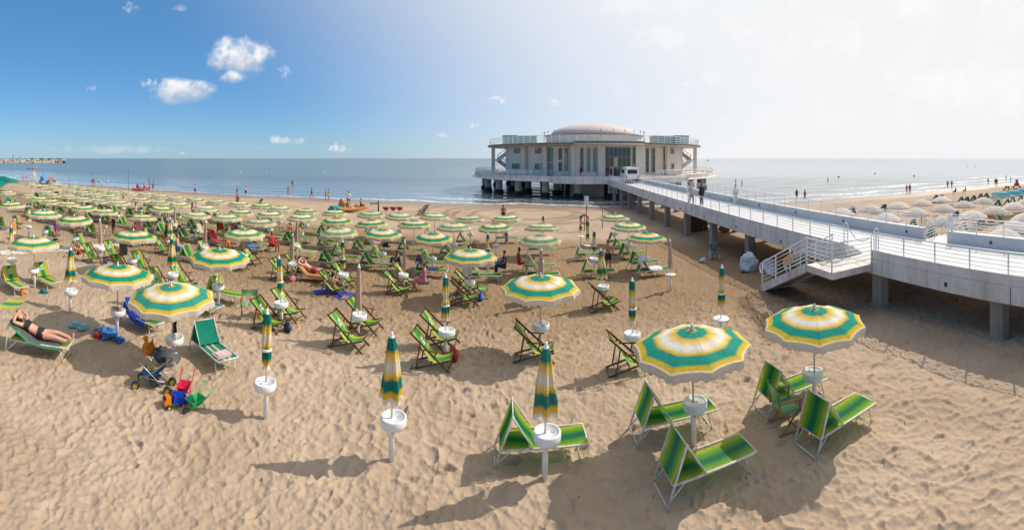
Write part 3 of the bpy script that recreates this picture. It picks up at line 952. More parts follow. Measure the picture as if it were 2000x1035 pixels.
def deck_chair_parts(mc, mw, logo=True):
    hw = 0.27
    P = []
    top, foot = (-0.58, 1.0), (0.52, 0.0)
    rear, fseat = (-0.60, 0.02), (0.50, 0.36)
    sf = MB()
    for s in (-1, 1):
        sf.bar((top[0], s * (hw + .03), top[1]), (foot[0], s * (hw + .03), foot[1]), 0.024, 0.05)
    sf.bar((top[0] + .03, -hw - .04, top[1] - .03), (top[0] + .03, hw + .04, top[1] - .03), 0.03, 0.03)
    sf.bar((foot[0] - .10, -hw - .02, .10), (foot[0] - .10, hw + .02, .10), 0.025, 0.025)
    P.append(('back_frame', sf.mesh('back_frame', mw)))
    bf = MB()
    for s in (-1, 1):
        bf.bar((rear[0], s * hw, rear[1]), (fseat[0], s * hw, fseat[1]), 0.024, 0.045)
    for x in (0.02, 0.5, 0.98):
        bf.bar((rear[0] + (fseat[0] - rear[0]) * x, -hw, rear[1] + (fseat[1] - rear[1]) * x), (rear[0] + (fseat[0] - rear[0]) * x, hw, rear[1] + (fseat[1] - rear[1]) * x), 0.026, 0.026)
    P.append(('seat_frame', bf.mesh('seat_frame', mw)))
    pr = MB()
    for s in (-1, 1):
        pr.bar((-0.30, s * (hw + .055), 0.745), (-0.42, s * (hw + .055), 0.05), 0.02, 0.035)
    pr.bar((-0.41, -hw - .06, 0.12), (-0.41, hw + .06, 0.12), 0.022, 0.022)
    P.append(('prop', pr.mesh('prop', mw)))
    for s in (-1, 1):
        ar = MB()
        ar.bar((-0.24, s * (hw + .075), 0.60), (0.24, s * (hw + .075), 0.575), 0.045, 0.02)
        ar.bar((0.13, s * (hw + .075), 0.575), (0.06, s * (hw + .045), 0.36), 0.02, 0.03)
        P.append(('armrest', ar.mesh('armrest', mw)))
    pts = [(-0.56, .985), (-0.42, .80), (-0.27, .60), (-0.13, .41), (-0.03, .30), (0.08, .255), (0.2, .26), (0.33, .30), (0.49, .38)]
    G, UV = [], []
    for i, (x, z) in enumerate(pts):
        G.append([(x, -hw + .02 + (2 * hw - .04) * j / 6, z - .02 * math.sin(math.pi * j / 6)) for j in range(7)])
        UV.append([(j / 6, i / 8) for j in range(7)])
    sub = []
    if logo:
        sub = [('printed_mark', swash(MB(), (-0.315, 0, .68), (0, 1, 0), (-.6, 0, .8), 0.9).mesh('printed_mark', M_LOGO))]
    P.append(('sling', MB().grid(G, 0, UV).mesh('sling', mc), sub))
    return P


DECK = deck_chair_parts(M_DECKC, M_WOOD)


def director_parts(mc, mw):
    P = []
    for s in (-1, 1):
        lg = MB()
        for d in (-1, 1):
            lg.bar((d * .22, s * .26, 0), (-d * .20, s * .26, 0.46), 0.028, 0.028)
        lg.bar((-.24, s * .26, .03), (.24, s * .26, .03), .03, .03)
        P.append(('leg_frame', lg.mesh('leg_frame', mw)))
        P.append(('post', MB().bar((-.22, s * .27, .40), (-.27, s * .27, .88), .03, .03).mesh('post', mw)))
        P.append(('post', MB().bar((.20, s * .27, .42), (.20, s * .27, .64), .03, .03).mesh('post', mw)))
        P.append(('armrest', MB().box((-.02, s * .27, .655), (.52, .055, .025)).mesh('armrest', mw)))
    G, UV = panel((-.20, .45), (.20, .45), .26, .045)
    P.append(('seat', MB().grid(G, 0, UV).mesh('seat', mc)))
    G, UV = panel((-.275, .86), (-.245, .64), .27, .03)
    P.append(('backrest', MB().grid(G, 0, UV).mesh('backrest', mc)))
    return P


DIRECTOR = director_parts(uvmat('pale_green_canvas', [(0, (.02, .33, .17)), (.5, (.35, .55, .25)), (1, (.02, .33, .17))], trans=.3), M_OAK)

ORD = ['', 'first', 'second', 'third', 'fourth', 'fifth', 'sixth', 'seventh', 'eighth', 'ninth', 'tenth', 'eleventh', 'twelfth', 'thirteenth', 'fourteenth', 'fifteenth', 'sixteenth', 'seventeenth', 'eighteenth', 'nineteenth', 'twentieth', 'twenty-first', 'twenty-second']
# rows of the concession, from the camera to the sea; each pole: x, y, kind (o open, others furled or covered), seats landward, seats seaward
# seats: L lounger, B bright lounger with mark, W low lounger, T teal lounger, D deck chair, - none
ROWS = [
    [(6.1, 7.2, 'o', 'L', 'L'), (3.4, 7.55, 'o', 'L', 'L'), (0.56, 7.33, 'l', '-', 'L'), (-2.15, 7.47, 'm', '-', '-'), (-4.9, 7.6, 't', '-', '-'), (-8.0, 8.0, 'o', '-', '-'),
     (-10.6, 8.1, 'o', '-', '-'), (-13.1, 7.9, 'm', '-', '-'), (-16.3, 8.1, 'o', 'B', 'B'), (-18.4, 8.0, 't', '-', '-')],
    [(5.95, 11.3, 'd', '-', '-'), (3.2, 11.1, 't', 'D', '-'), (0.8, 12.1, 'o', 'D', '-'), (-1.8, 11.5, 'u', 'D', 'D'), (-4.5, 12.0, 'p', 'D', 'D'), (-7.05, 11.9, 't', 'D', 'D'), (-10.0, 12.3, 'o', 'T', 'B'),
     (-12.3, 12.2, 'm', 'D', 'D'), (-15.3, 12.6, 'o', 'D', 'D'), (-18.3, 12.9, 'q', 'D', 'D'), (-21.3, 13.2, 'o', '-', 'L'), (-24.5, 12.9, 'o', '-', 'L'), (-26.7, 12.8, 'm', '-', '-'), (-30.2, 13.1, 'o', 'L', 'L')],
    [(6.0, 15.5, 'e', '-', '-'), (3.15, 14.6, 'l', 'D', '-'), (1.0, 14.8, 'q', '-', 'L'), (-1.5, 15.4, 'o', 'D', 'D'), (-4.1, 15.9, 'p', 'D', 'D'), (-6.3, 15.2, 'u', 'D', 'D'), (-8.9, 15.8, 'p', 'D', 'D'),
     (-11.6, 16.2, 'o', 'D', 'D'), (-14.1, 16.25, 'q', 'L', 'B'), (-16.4, 16.1, 'm', 'D', 'D'), (-19.3, 16.6, 'o', 'L', 'B'), (-23.0, 16.5, 'o', 'L', '-'), (-25.3, 16.5, 'o', 'L', 'L'), (-28.3, 16.9, 'o', 'L', '-'),
     (-30.4, 16.6, 'o', 'L', 'L'), (-32.9, 16.8, 'o', 'L', '-'), (-35.9, 17.1, 'o', '-', 'L'), (-40.6, 17.1, 'o', 'L', 'L')],
    [(5.9, 18.3, 'o', 'L', 'L'), (3.6, 18.6, 't', 'L', '-'), (1.2, 18.5, 'o', 'L', 'L'), (-1.03, 18.4, 'u', 'L', '-'), (-3.5, 18.8, 'o', 'W', 'L'), (-6.0, 19.2, 'o', 'L', 'L'), (-8.0, 18.9, 'o', 'L', 'L'), (-10.4, 19.0, 'q', '-', 'B'),
     (-13.0, 19.6, 'o', 'L', 'B'), (-15.6, 19.9, 'o', 'L', 'L'), (-17.8, 19.7, 'o', 'L', 'L'), (-20.0, 20.1, 'p', 'L', 'B'), (-21.8, 20.4, 'o', 'L', 'L'), (-24.2, 20.2, 't', 'L', '-'), (-26.4, 20.3, 'o', 'L', 'B'), (-28.4, 20.0, 'o', 'L', 'L'), (-30.7, 19.8, 'o', 'L', '-'), (-33.1, 20.0, 'o', 'L', 'L'),
     (-35.8, 19.7, 'o', 'L', '-'), (-38.6, 20.4, 'o', 'L', 'L')],
    [(5.9, 21.4, 'o', 'L', 'L'), (3.8, 21.6, 'd', 'W', '-'), (1.5, 21.9, 'o', '-', 'L'), (-0.8, 21.9, 'o', '-', '-'), (-3.0, 21.9, 'o', 'L', 'L'), (-5.2, 22.4, 'o', 'L', '-'), (-7.4, 21.9, 'o', 'L', 'B'), (-9.5, 22.0, 'o', 'B', 'L'), (-11.9, 22.3, 'o', 'L', 'L'),
     (-14.3, 22.6, 'o', '-', 'L'), (-16.6, 22.6, 'o', 'L', 'L'), (-19.8, 22.7, 'o', 'L', 'B'), (-22.6, 23.1, 'o', 'L', 'L'), (-24.8, 23.0, 'o', 'L', '-'), (-27.6, 23.6, 'o', 'L', 'L'), (-29.7, 23.4, 'u', 'L', '-'), (-31.8, 23.5, 'o', 'L', 'L'), (-34.0, 23.5, 'o', 'L', '-'), (-36.2, 23.4, 'o', '-', 'L'),
     (-38.8, 23.7, 'o', 'L', '-'), (-43.0, 23.9, 'o', 'L', 'L'), (-46.5, 24.4, 'o', 'L', '-')],
    [(6.0, 24.5, 'o', 'L', '-'), (3.9, 24.2, 'd', '-', '-'), (1.76, 24.1, 'u', '-', '-'), (-0.3, 25.0, 'o', '-', 'L'), (-2.4, 24.9, 'o', 'L', '-'), (-4.6, 25.2, 'o', '-', 'L'), (-6.8, 25.3, 'o', 'L', '-'), (-8.6, 25.3, 'o', '-', 'L'), (-11.1, 25.3, 'o', 'L', 'L'), (-13.1, 25.2, 'o', '-', 'L'),
     (-15.4, 25.7, 'o', 'L', '-'), (-17.3, 26.3, 'o', '-', 'L'), (-19.4, 26.3, 'o', 'L', '-'), (-21.9, 26.7, 'o', 'L', 'L'), (-24.3, 26.8, 'o', '-', 'L'), (-26.4, 26.6, 'o', 'L', '-'), (-28.7, 26.8, 'o', 'L', '-'), (-31.2, 27.3, 'o', '-', 'L'), (-33.2, 26.8, 'o', 'L', '-'),
     (-35.3, 26.7, 'o', 'L', '-'), (-37.5, 26.8, 'o', '-', '-'), (-39.8, 27.0, 'o', 'L', '-')],
    [(-42.1, 27.1, 'o', 'L', '-'), (-45.1, 27.8, 'o', '-', '-'), (-47.2, 27.5, 'o', 'L', '-'), (-50.8, 28.3, 'o', '-', '-'), (-48.9, 24.6, 'o', '-', '-'), (-52.1, 25.4, 'o', '-', '-')],
]
ROWN = ['front row', 'second row', 'third row', 'fourth row', 'fifth row', 'sixth row', 'last group by the lifeguard tower']
SEATS = {'L': (LOUNGER, 'sun_lounger', 'green striped sun lounger', 'sun lounger'), 'B': (LOUNGER_L, 'sun_lounger', 'lime and green sun lounger with white mark', 'sun lounger'),
         'W': (LOUNGER_LOW, 'sun_lounger', 'green sun lounger with lowered back', 'sun lounger'), 'T': (LOUNGER_T, 'sun_lounger', 'teal striped sun lounger', 'sun lounger'),
         'D': (DECK, 'deck_chair', 'wooden deck chair with green sling', 'deck chair')}
for ri, row in enumerate(ROWS):
    for ci, e_ in enumerate(row):
        row[ci] = (*(top_at(e_[0], e_[1], 2.25) if ri < 2 else top_at(e_[0], e_[1], 2.08)), *e_[2:])
for ri, row in enumerate(ROWS):
    for ci, (x, y, kind, s0, s1) in enumerate(row):
        which = ORD[ci + 1]
        rz = random.uniform(0, 6.28)
        z = gz(x, y)
        if kind == 'o':
            o = inst('beach_parasol', [('canopy', (cv_ := random.choice(CANS if ri > 2 else [CANS[0], CANS[1], CANS[3], CANS[5]]))[0], [('valance', cv_[1])])] + OPEN_REST, (x, y, z), rz, random.uniform(0.985, 1.015) * (1.0 if ri < 2 else 0.93),
                     f'open green, yellow and white striped parasol, {which} from the pier, {ROWN[ri]}' if ri < 6 else f'open striped parasol, {which} of the {ROWN[ri]}', 'parasol', 'striped parasols in rows on the beach')
            o.rotation_euler.x = random.gauss(0, .028); o.rotation_euler.y = random.gauss(0, .028)
        else:
            look = {'p': 'parasol in a tan striped cover', 'q': 'parasol in a tan striped cover', 'e': 'parasol in a tan cover above a flat white disc', 'd': 'tightly furled striped parasol above a flat white disc'}.get(kind, 'loosely furled striped parasol with a white tray' if kind in 'lm' else 'tightly furled striped parasol with a white tray')
            o = inst('furled_parasol', closed_parts(kind), (x, y, z), rz if kind not in 'lm' else 0.3 * ci, random.uniform(0.98, 1.02) * (1.0 if ri < 2 else 0.94), f'{look}, {which} from the pier, {ROWN[ri]}', 'parasol', 'furled parasols in the rows')
            o.rotation_euler.x = random.gauss(0, .022); o.rotation_euler.y = random.gauss(0, .022)
        for sv, dy_, side in ((s0, -0.95 if s0 != 'D' else -0.48, 'landward'), (s1, 0.55 if s1 != 'D' else 0.82, 'seaward')):
            if sv == '-': continue
            pr_, nm_, lk, ct = SEATS[sv]
            where = f'{side} of the {which} parasol, {ROWN[ri]}' if ri < 6 else f'beside the {which} parasol by the lifeguard tower'
            jx, jy = random.uniform(-.12, .12), random.uniform(-.06, .06)
            if ri == 0: jx, jy = (-.16 if ci < 2 else 0.0), 0.0
            inst(nm_, pr_, (x + 0.0 + jx + (-0.14 if sv == 'D' else 0.0), y + dy_ + jy, gz(x, y) + 0.01), random.uniform(-.09, .09) if ri else random.uniform(-.03, .03), 1.0, f'{lk} {where}', ct,
                 'deck chairs in pairs under the parasols' if sv == 'D' else 'sun loungers set along the rows')

# ================================================================== PIER
def zc(y):
    """height of the parapet coping along the pier"""
    return 2.05 + 0.0052 * min(y, 48)


PX0, PX1 = 11.6, 16.75            # outer faces
PY0, PY1 = -14.0, 65.0
GAP0, GAP1 = 10.6, 12.0           # openings to the stairs
NP = 48
PANG = math.atan(0.049)
pier = empty('pier', (13.9, 0, 0), -PANG)


def on_pier(x, y, dz=-.5):
    q = Matrix.Rotation(-PANG, 3, 'Z') @ Vector((x - 14.2, y, 0))
    return (13.9 + q.x, q.y, zc(y) + dz)


tag(pier, 'long white concrete pier with railings and stairs running out to the round building', 'pier')


def pobj(mb, name, mats, parent=pier):
    o = mb.build(name, mats, parent)
    o.location = (-14.2, 0, 0) if parent is pier else (0, 0, 0)
    return o


def sweep(mb, sec, y0, y1, n=24, mi=0):
    """section [(x, dz)] carried along y, dz relative to the coping"""
    ys = [y0 + (y1 - y0) * i / n for i in range(n + 1)]
    P = [[(x, y, zc(y) + dz) for (x, dz) in sec] for y in ys]
    m = len(sec)
    vs = [p for r_ in P for p in r_]
    fs = []
    for i in range(n):
        for j in range(m):
            fs.append((i * m + j, i * m + (j + 1) % m, (i + 1) * m + (j + 1) % m, (i + 1) * m + j))
    fs.append(tuple(range(m))[::-1]); fs.append(tuple(n * m + j for j in range(m)))
    mb.add(vs, fs, mi)


M_DECK = stained('grey_white_deck', (0.66, 0.64, 0.62), (0.44, 0.41, 0.38), 0.55)
M_PARA = stained('blue_white_parapet', (0.56, 0.565, 0.58), (0.36, 0.35, 0.34), 0.5)
d_ = MB(); sweep(d_, [(PX0 + .32, -.50), (PX1 - .26, -.50), (PX1 - .26, -.78), (PX0 + .32, -.78)], PY0, PY1, 30)
pobj(d_, 'deck', M_DECK)
# near side: outer beam with a groove and a sloping white coping
for (a, b) in ((PY0, GAP0), (GAP1, PY1)):
    n_ = 20 if b < 20 else 34
    e = MB(); sweep(e, [(PX0, 0.0), (PX0, -.30), (PX0 + .02, -.31), (PX0 + .02, -.335), (PX0 - .03, -.345), (PX0 - .03, -.86), (PX0 + .35, -.92), (PX0 + .35, -.48)], a, b, n_)
    pobj(e, 'edge_beam', M_CONC)
    e = MB(); sweep(e, [(PX0 + .01, 0.004), (PX0 + .34, -.12), (PX0 + .9, -.46), (PX0 + .9, -.49), (PX0 + .30, -.49), (PX0 + .005, -.05)], a, b, n_)
    pobj(e, 'coping', M_PAINT)
    e = MB(); sweep(e, [(PX1 - .24, 0.02), (PX1 + .03, 0.02), (PX1 + .03, -.86), (PX1 - .24, -.92)], a, b, n_)
    pobj(e, 'parapet', M_PARA)
    e = MB(); sweep(e, [(PX1 - .27, 0.06), (PX1 + .06, 0.06), (PX1 + .06, 0.024), (PX1 - .27, 0.024)], a, b, n_)
    pobj(e, 'coping', M_PAINT)
e = MB(); sweep(e, [(PX0, -.50), (PX0 + .31, -.50), (PX0 + .31, -.92), (PX0 - .03, -.86)], GAP0 + .002, GAP1 - .002, 2); pobj(e, 'edge_beam', M_CONC)
e = MB(); sweep(e, [(PX1 - .255, -.50), (PX1 + .03, -.50), (PX1 + .03, -.86), (PX1 - .255, -.9)], GAP0 + .002, GAP1 - .002, 2); pobj(e, 'edge_beam', M_CONC)
# railings: a post every 1.25 m, rails in lengths
RAILH = 0.66
POSTM = MB().tube([(0, 0, -.02), (0, 0, RAILH)], 0.026, 8).mesh('railing_post', M_RAIL)
for side, xr in ((0, PX0 + .12), (1, PX1 - .10)):
    y = 1.0
    ys = []
    while y < 63.5:
        if not (GAP0 - .15 < y < GAP1 + .15): ys.append(y)
        y += 1.35
    for y in ys:
        o = obj('railing_post', POSTM, pier, (xr - 14.2, y, zc(y) - .03 * (1 - side) + .04 * side))
    for (a, b) in ((1.0, GAP0), (GAP1, 24.0), (24.02, 44.0), (44.02, 64.5)):
        for i, hh in enumerate((RAILH, .52, .39, .26, .13)):
            rl = MB()
            rl.tube([(xr, a + (b - a) * q / 6, zc(a + (b - a) * q / 6) + hh - .03 * (1 - side) + .04 * side) for q in range(7)], 0.026 if i == 0 else 0.013, 6)
            pobj(rl, 'rail', M_RAIL)
# piles in pairs with caps
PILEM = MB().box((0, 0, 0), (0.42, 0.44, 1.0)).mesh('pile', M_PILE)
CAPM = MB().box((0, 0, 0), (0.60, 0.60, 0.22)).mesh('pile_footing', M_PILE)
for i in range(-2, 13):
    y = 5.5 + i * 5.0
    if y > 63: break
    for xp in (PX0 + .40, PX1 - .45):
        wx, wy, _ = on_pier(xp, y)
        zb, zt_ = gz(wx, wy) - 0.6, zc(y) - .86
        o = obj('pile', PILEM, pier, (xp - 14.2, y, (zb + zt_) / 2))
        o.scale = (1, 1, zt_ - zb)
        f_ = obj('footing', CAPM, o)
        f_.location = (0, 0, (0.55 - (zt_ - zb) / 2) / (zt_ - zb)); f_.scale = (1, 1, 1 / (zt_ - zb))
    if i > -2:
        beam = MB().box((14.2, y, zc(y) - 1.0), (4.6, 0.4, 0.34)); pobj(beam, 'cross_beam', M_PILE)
SCUP = MB().box((0, 0, 0), (0.05, 0.09, 0.13)).mesh('scupper', M_DARK)
for i in range(0, 11):
    y = 7.2 + i * 4.72
    obj('scupper', SCUP, pier, (PX0 - .035 - 14.2, y, zc(y) - .62))
    obj('scupper', SCUP, pier, (PX1 - .26 - 14.2, y + 1.1, zc(y) - .22))
JOINT = MB().box((0, 0, 0), (0.012, 0.02, 0.5)).mesh('joint', M_DARK)
for i in range(7):
    obj('joint', JOINT, pier, (PX0 - .032 - 14.2, 4.9 + 4.72 * i * 1.5, zc(4.9 + 7.08 * i) - .61))


def stairs(side):
    """landing and one flight down towards the sea, on the near (-1) or the far (+1) side"""
    xo = 9.65 if side < 0 else 18.75
    xi = PX0 - .06 if side < 0 else PX1 + .06
    st = MB()
    ztop = zc(11.3) - .50
    x0_, x1_ = min(xo, xi), max(xo, xi)
    st.box(((x0_ + x1_) / 2, (GAP0 + GAP1) / 2 - .05, ztop - .12), (x1_ - x0_, GAP1 - GAP0 + .1, .24))
    root = pobj(st, 'staircase', M_CONC)
    n = 12
    ya, yb = GAP1, GAP1 + 3.15
    xs0, xs1 = (xo, xo + 1.25) if side < 0 else (xo - 1.25, xo)
    tr = MB().box((0, 0, 0), (1.14, 0.30, 0.05)).mesh('tread', M_PAINT)
    for i in range(n):
        f_ = (i + .5) / n
        obj('tread', tr, root, ((xs0 + xs1) / 2, ya + (yb - ya) * f_, ztop - ztop * (i + 1) / (n + .5)))
    for xs in (xs0, xs1):
        sg = MB()
        P = [(ya - .02, ztop + .06), (yb + .05, .10), (yb + .05, -.15), (yb - .15, -.15), (ya - .02, ztop - .28)]
        sg.add([(xs - .04, y, z) for y, z in P] + [(xs + .04, y, z) for y, z in P], [(0, 1, 2, 3, 4), (9, 8, 7, 6, 5)] + [(i, 5 + i, 5 + (i + 1) % 5, (i + 1) % 5) for i in range(5)])
        sg.build('stringer', M_CONC, root)
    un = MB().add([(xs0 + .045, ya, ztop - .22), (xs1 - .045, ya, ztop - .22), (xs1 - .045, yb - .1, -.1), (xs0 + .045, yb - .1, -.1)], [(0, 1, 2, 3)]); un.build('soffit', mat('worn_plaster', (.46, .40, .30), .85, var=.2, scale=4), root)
    # railings of flight and landing
    H_ = 0.98
    seq = [[(xo, GAP1 - .05), (xo, GAP0 - .08)], [(xo, GAP0 - .08), (xi, GAP0 - .08)]]
    for (p, q) in seq:
        for i, hh in enumerate((H_, .80, .65, .50, .35, .20)):
            MB().tube([(p[0], p[1], ztop + hh), (q[0], q[1], ztop + hh)], .027 if i == 0 else .015, 6).build('rail', M_RAIL, root)
        for (x_, y_) in (p, q):
            pass
    for (x_, y_) in ((xo, GAP1 - .05), (xo, GAP0 - .08), (xi, GAP0 - .08)):
        MB().tube([(x_, y_, ztop - .05), (x_, y_, ztop + H_)], .024, 8).build('railing_post', M_RAIL, root)
    for xs in (xs0, xs1):
        for i, hh in enumerate((H_, .82, .67, .52, .37, .22)):
            a = Vector((xs, ya - .05, ztop + hh)); b = Vector((xs, yb + .02, hh + .05))
            if i == 0:
                pts = [a, b, b + Vector((0, .14, -.08)), b + Vector((0, .20, -.25)), b + Vector((0, .12, -.42)), b + Vector((0, 0, -.45))]
            else:
                pts = [a, b]
            MB().tube(pts, .027 if i == 0 else .015, 6).build('rail', M_RAIL, root)
        for f_ in (0.0, .33, .66, 1.0):
            y = ya + (yb - ya) * f_; z = ztop * (1 - f_)
            MB().tube([(xs, y, z - .1), (xs, y, z + H_ + .02)], .023, 8).build('railing_post', M_RAIL, root)
    return root


stair_near = stairs(-1)
stair_far = stairs(1)
# gate posts with a hanging rope inside the near opening, a low white bench block
for (x_, y_) in ((PX0 + .15, GAP1 + .05), (PX0 + .15, GAP0 - .02), (PX1 - .15, GAP0 - .02), (PX1 - .15, GAP1 + .05)):
    for k_ in (0, .22):
        pobj(MB().tube([(x_, y_ + k_ * (1 if y_ > 11 else -1), zc(y_) - .5), (x_, y_ + k_ * (1 if y_ > 11 else -1), zc(y_) + .72)], .022, 8), 'gate_post', M_RAIL)
    pobj(MB().tube([(x_, y_, zc(y_) + .72), (x_, y_ + .11 * (1 if y_ > 11 else -1), zc(y_) + .80), (x_, y_ + .22 * (1 if y_ > 11 else -1), zc(y_) + .72)], .022, 8), 'gate_bow', M_RAIL)
for x_ in (PX0 + .15, PX1 - .15):
    pts = [(x_, GAP0 + (GAP1 - GAP0) * q / 10, zc(11.3) + .62 - .42 * 4 * (q / 10) * (1 - q / 10)) for q in range(11)]
    pobj(MB().tube(pts, .014, 6), 'rope', mat('grey_rope', (.30, .28, .27), .9))
sg_ = MB().box((9.97, 13.35, 1.55), (.02, .62, .34), 0, Matrix.Rotation(R(-33), 3, 'X'))
o = sg_.build('notice_board', mat('bare_plywood', (.62, .42, .25), .7, var=.15, scale=8)); tag(o, 'small blank tan board tied to the stair railing', 'sign')

# ================================================================== ROUND BUILDING
CX, CY = 14.5, 75.0
BS = 1.178      # built on a plan drawn to a smaller unit
rot = empty('rotunda_building', (CX * BS, CY * BS, 5.5 * (1 - BS)), 0, BS)
tag(rot, 'round two-storey white pavilion with shallow dome standing on piles in the sea', 'building')


def robj(mb, name, mats, parent=rot):
    o = mb.build(name, mats, parent)
    if parent is rot: o.location = (-CX, -CY, 0)
    return o


M_WALL = stained('cream_plaster', (0.74, 0.67, 0.60), (0.52, 0.45, 0.38), 0.4)
M_DOME = mat('dome_plaster', (0.58, 0.49, 0.44), 0.8, var=0.05, scale=0.3)
M_TRIM = mat('dark_roof_edge', (0.16, 0.14, 0.125), 0.7, var=0.15, scale=1.2)
M_TEALW = mat('teal_band', (0.28, 0.46, 0.42), 0.5, var=0.08)
M_FRAME = mat('grey_window_frame', (0.30, 0.32, 0.31), 0.5)
M_WINR = mat('dark_red_window', (0.22, 0.13, 0.13), 0.4)
mg = bpy.data.materials.new('window_glass'); mg.use_nodes = True
pbg = mg.node_tree.nodes['Principled BSDF']; pbg.inputs['Base Color'].default_value = (.03, .055, .055, 1); pbg.inputs['Roughness'].default_value = .06; pbg.inputs['Specular IOR Level'].default_value = .8
mt = bpy.data.materials.new('teal_glass'); mt.use_nodes = True
pbt = mt.node_tree.nodes['Principled BSDF']; pbt.inputs['Base Color'].default_value = (.16, .36, .32, 1); pbt.inputs['Roughness'].default_value = .12; pbt.inputs['Alpha'].default_value = .82

M_BLIND = mat('pale_blind_behind_glass', (.42, .42, .38), .25)
ZD = 2.95         # platform level
NS = 120


def ringpts(r, z, n=NS, a0=0, a1=2 * math.pi):
    return [(CX + r * math.cos(a0 + (a1 - a0) * k / n), CY + r * math.sin(a0 + (a1 - a0) * k / n), z) for k in range(n + (0 if abs(a1 - a0) > 6.28 else 1))]


def hit(px, r):
    """angle on the circle of radius r met by the azimuth px (photo x) from the camera"""
    q = (px - 1000) / 840
    ux, uy = math.sin(q), math.cos(q)
    b = ux * CX + uy * CY
    cc = CX * CX + CY * CY - r * r
    dd_ = b * b - cc
    if dd_ < 0: return None
    s = b - math.sqrt(dd_)
    return math.atan2(uy * s - CY, ux * s - CX), s


pf = MB()
pf.lathe([(0, ZD), (20.6, ZD), (20.62, ZD + .18), (20.95, ZD + .18), (20.95, ZD - .34), (21.35, ZD - .44), (21.35, ZD - .52), (20.3, ZD - .66), (0, ZD - .66)], NS, (CX, CY, 0), smooth=False)
robj(pf, 'platform', M_CONC)
# forecourt towards the pier
fc = MB().prism([(5.2, 55.6), (8.0, 53.4), (11.4, 53.0), (17.0, 53.0), (21.0, 53.6), (24.2, 55.6), (22, 62), (7, 62)], ZD - .72, ZD + .006)
robj(fc, 'forecourt', M_CONC)
fk = MB().prism([(5.2, 55.6), (8.0, 53.4), (11.4, 53.0), (11.4, 53.15), (8.05, 53.58), (5.35, 55.7)], ZD + .01, ZD + .22)
robj(fk, 'kerb', M_CONC)

# plan of the wall: circle with slightly flattened wings and pilasters
RW = 15.6
THF = math.atan2(-CY, -CX)          # direction from the centre to the camera


def wall_r(th):
    return RW


wl = MB()
wl.lathe([(RW, ZD), (RW, 7.28)], 160, (CX, CY, 0), smooth=True)
robj(wl, 'wall', M_WALL)
# front bay, proud of the drum
bay = []
BA0, BA1 = hit(1120, 17.0)[0], hit(1256, 17.0)[0]
for k in range(25):
    a = BA0 + (BA1 - BA0) * k / 24
    bay.append((CX + 17.0 * math.cos(a), CY + 17.0 * math.sin(a)))
b0 = MB()
n_ = len(bay)
b0.add([(x, y, ZD) for x, y in bay] + [(x, y, 7.30) for x, y in bay], [(i, i + 1, n_ + i + 1, n_ + i) for i in range(n_ - 1)], smooth=True)
for (x, y) in (bay[0], bay[-1]):
    dx_, dy_2 = CX - x, CY - y; L = math.hypot(dx_, dy_2)
    b0.add([(x, y, ZD), (x + dx_ / L * 1.5, y + dy_2 / L * 1.5, ZD), (x + dx_ / L * 1.5, y + dy_2 / L * 1.5, 7.30), (x, y, 7.30)], [(0, 1, 2, 3)])
robj(b0, 'front_bay', M_WALL)
# roof slab with dark edge
rf = MB()
rf.lathe([(0, 7.32), (18.2, 7.32), (18.6, 7.42), (18.6, 7.66), (18.4, 7.70), (0, 7.70)], NS, (CX, CY, 0), smooth=False)
robj(rf, 'roof', M_CONC)
re_ = MB().lathe([(18.61, 7.40), (18.72, 7.42), (18.72, 7.64), (18.61, 7.67)], NS, (CX, CY, 0), smooth=False)
robj(re_, 'roof_edge', M_TRIM)
rb2 = MB().lathe([(18.5, 7.34), (19.9, 7.34), (20.0, 7.46), (20.0, 7.74), (18.5, 7.76)], 30, (CX, CY, 0), smooth=False, a0=hit(1122, 19.9)[0], a1=hit(1259, 19.9)[0])
robj(rb2, 'front_canopy', M_WALL)
rb3 = MB().lathe([(20.0, 7.50), (20.10, 7.52), (20.10, 7.76), (18.6, 7.80)], 30, (CX, CY, 0), smooth=False, a0=hit(1122, 19.9)[0], a1=hit(1259, 19.9)[0])
robj(rb3, 'roof_edge', M_TRIM)
# dome, drum and teal band
dm = MB()
dm.lathe([(8.7, 7.72), (8.7, 8.35), (8.5, 8.36)], 72, (CX, CY, 0), smooth=False); robj(dm, 'band', M_TEALW)
dm = MB(); dm.lathe([(8.5, 8.36), (8.5, 9.28)], 72, (CX, CY, 0)); dr = robj(dm, 'drum', M_DOME)
dm = MB(); dm.lathe([(8.45, 9.28), (8.75, 9.30), (8.75, 9.46), (8.3, 9.54), (7.6, 9.56)], 72, (CX, CY, 0), smooth=False); robj(dm, 'drum_cornice', M_TRIM)
dm = MB(); dm.lathe([(7.7 * math.cos(q), 9.5 + 2.05 * math.sin(q)) for q in [R(90) * i / 14 for i in range(15)]], 72, (CX, CY, 0)); robj(dm, 'dome', M_DOME)
FLAG = MB().tube([(0, 0, 0), (0, 0, 1.35)], 0.03, 6).box((0, 0, 1.4), (.16, .16, .2)).mesh('floodlight', M_FRAME)
for k in range(14):
    a = THF + R(-88 + 176 * k / 13)
    obj('floodlight', FLAG, rot, (8.9 * math.cos(a), 8.9 * math.sin(a), 8.6))
for sgn in (-1, 1):
    a = THF + sgn * R(64)
    c_ = (CX + 13.2 * math.cos(a), CY + 13.2 * math.sin(a))
    gb = MB().box((c_[0], c_[1], 8.40), (4.6, 3.2, 1.36)).box((c_[0] + 2.1 * -sgn * -1, c_[1] - .6, 8.46), (2.4, 3.0, 1.56))
    robj(gb, 'glass_stairhead', mt)
    robj(MB().box((c_[0], c_[1], 9.14), (4.8, 3.4, .06)), 'stairhead_roof', M_TEALW)
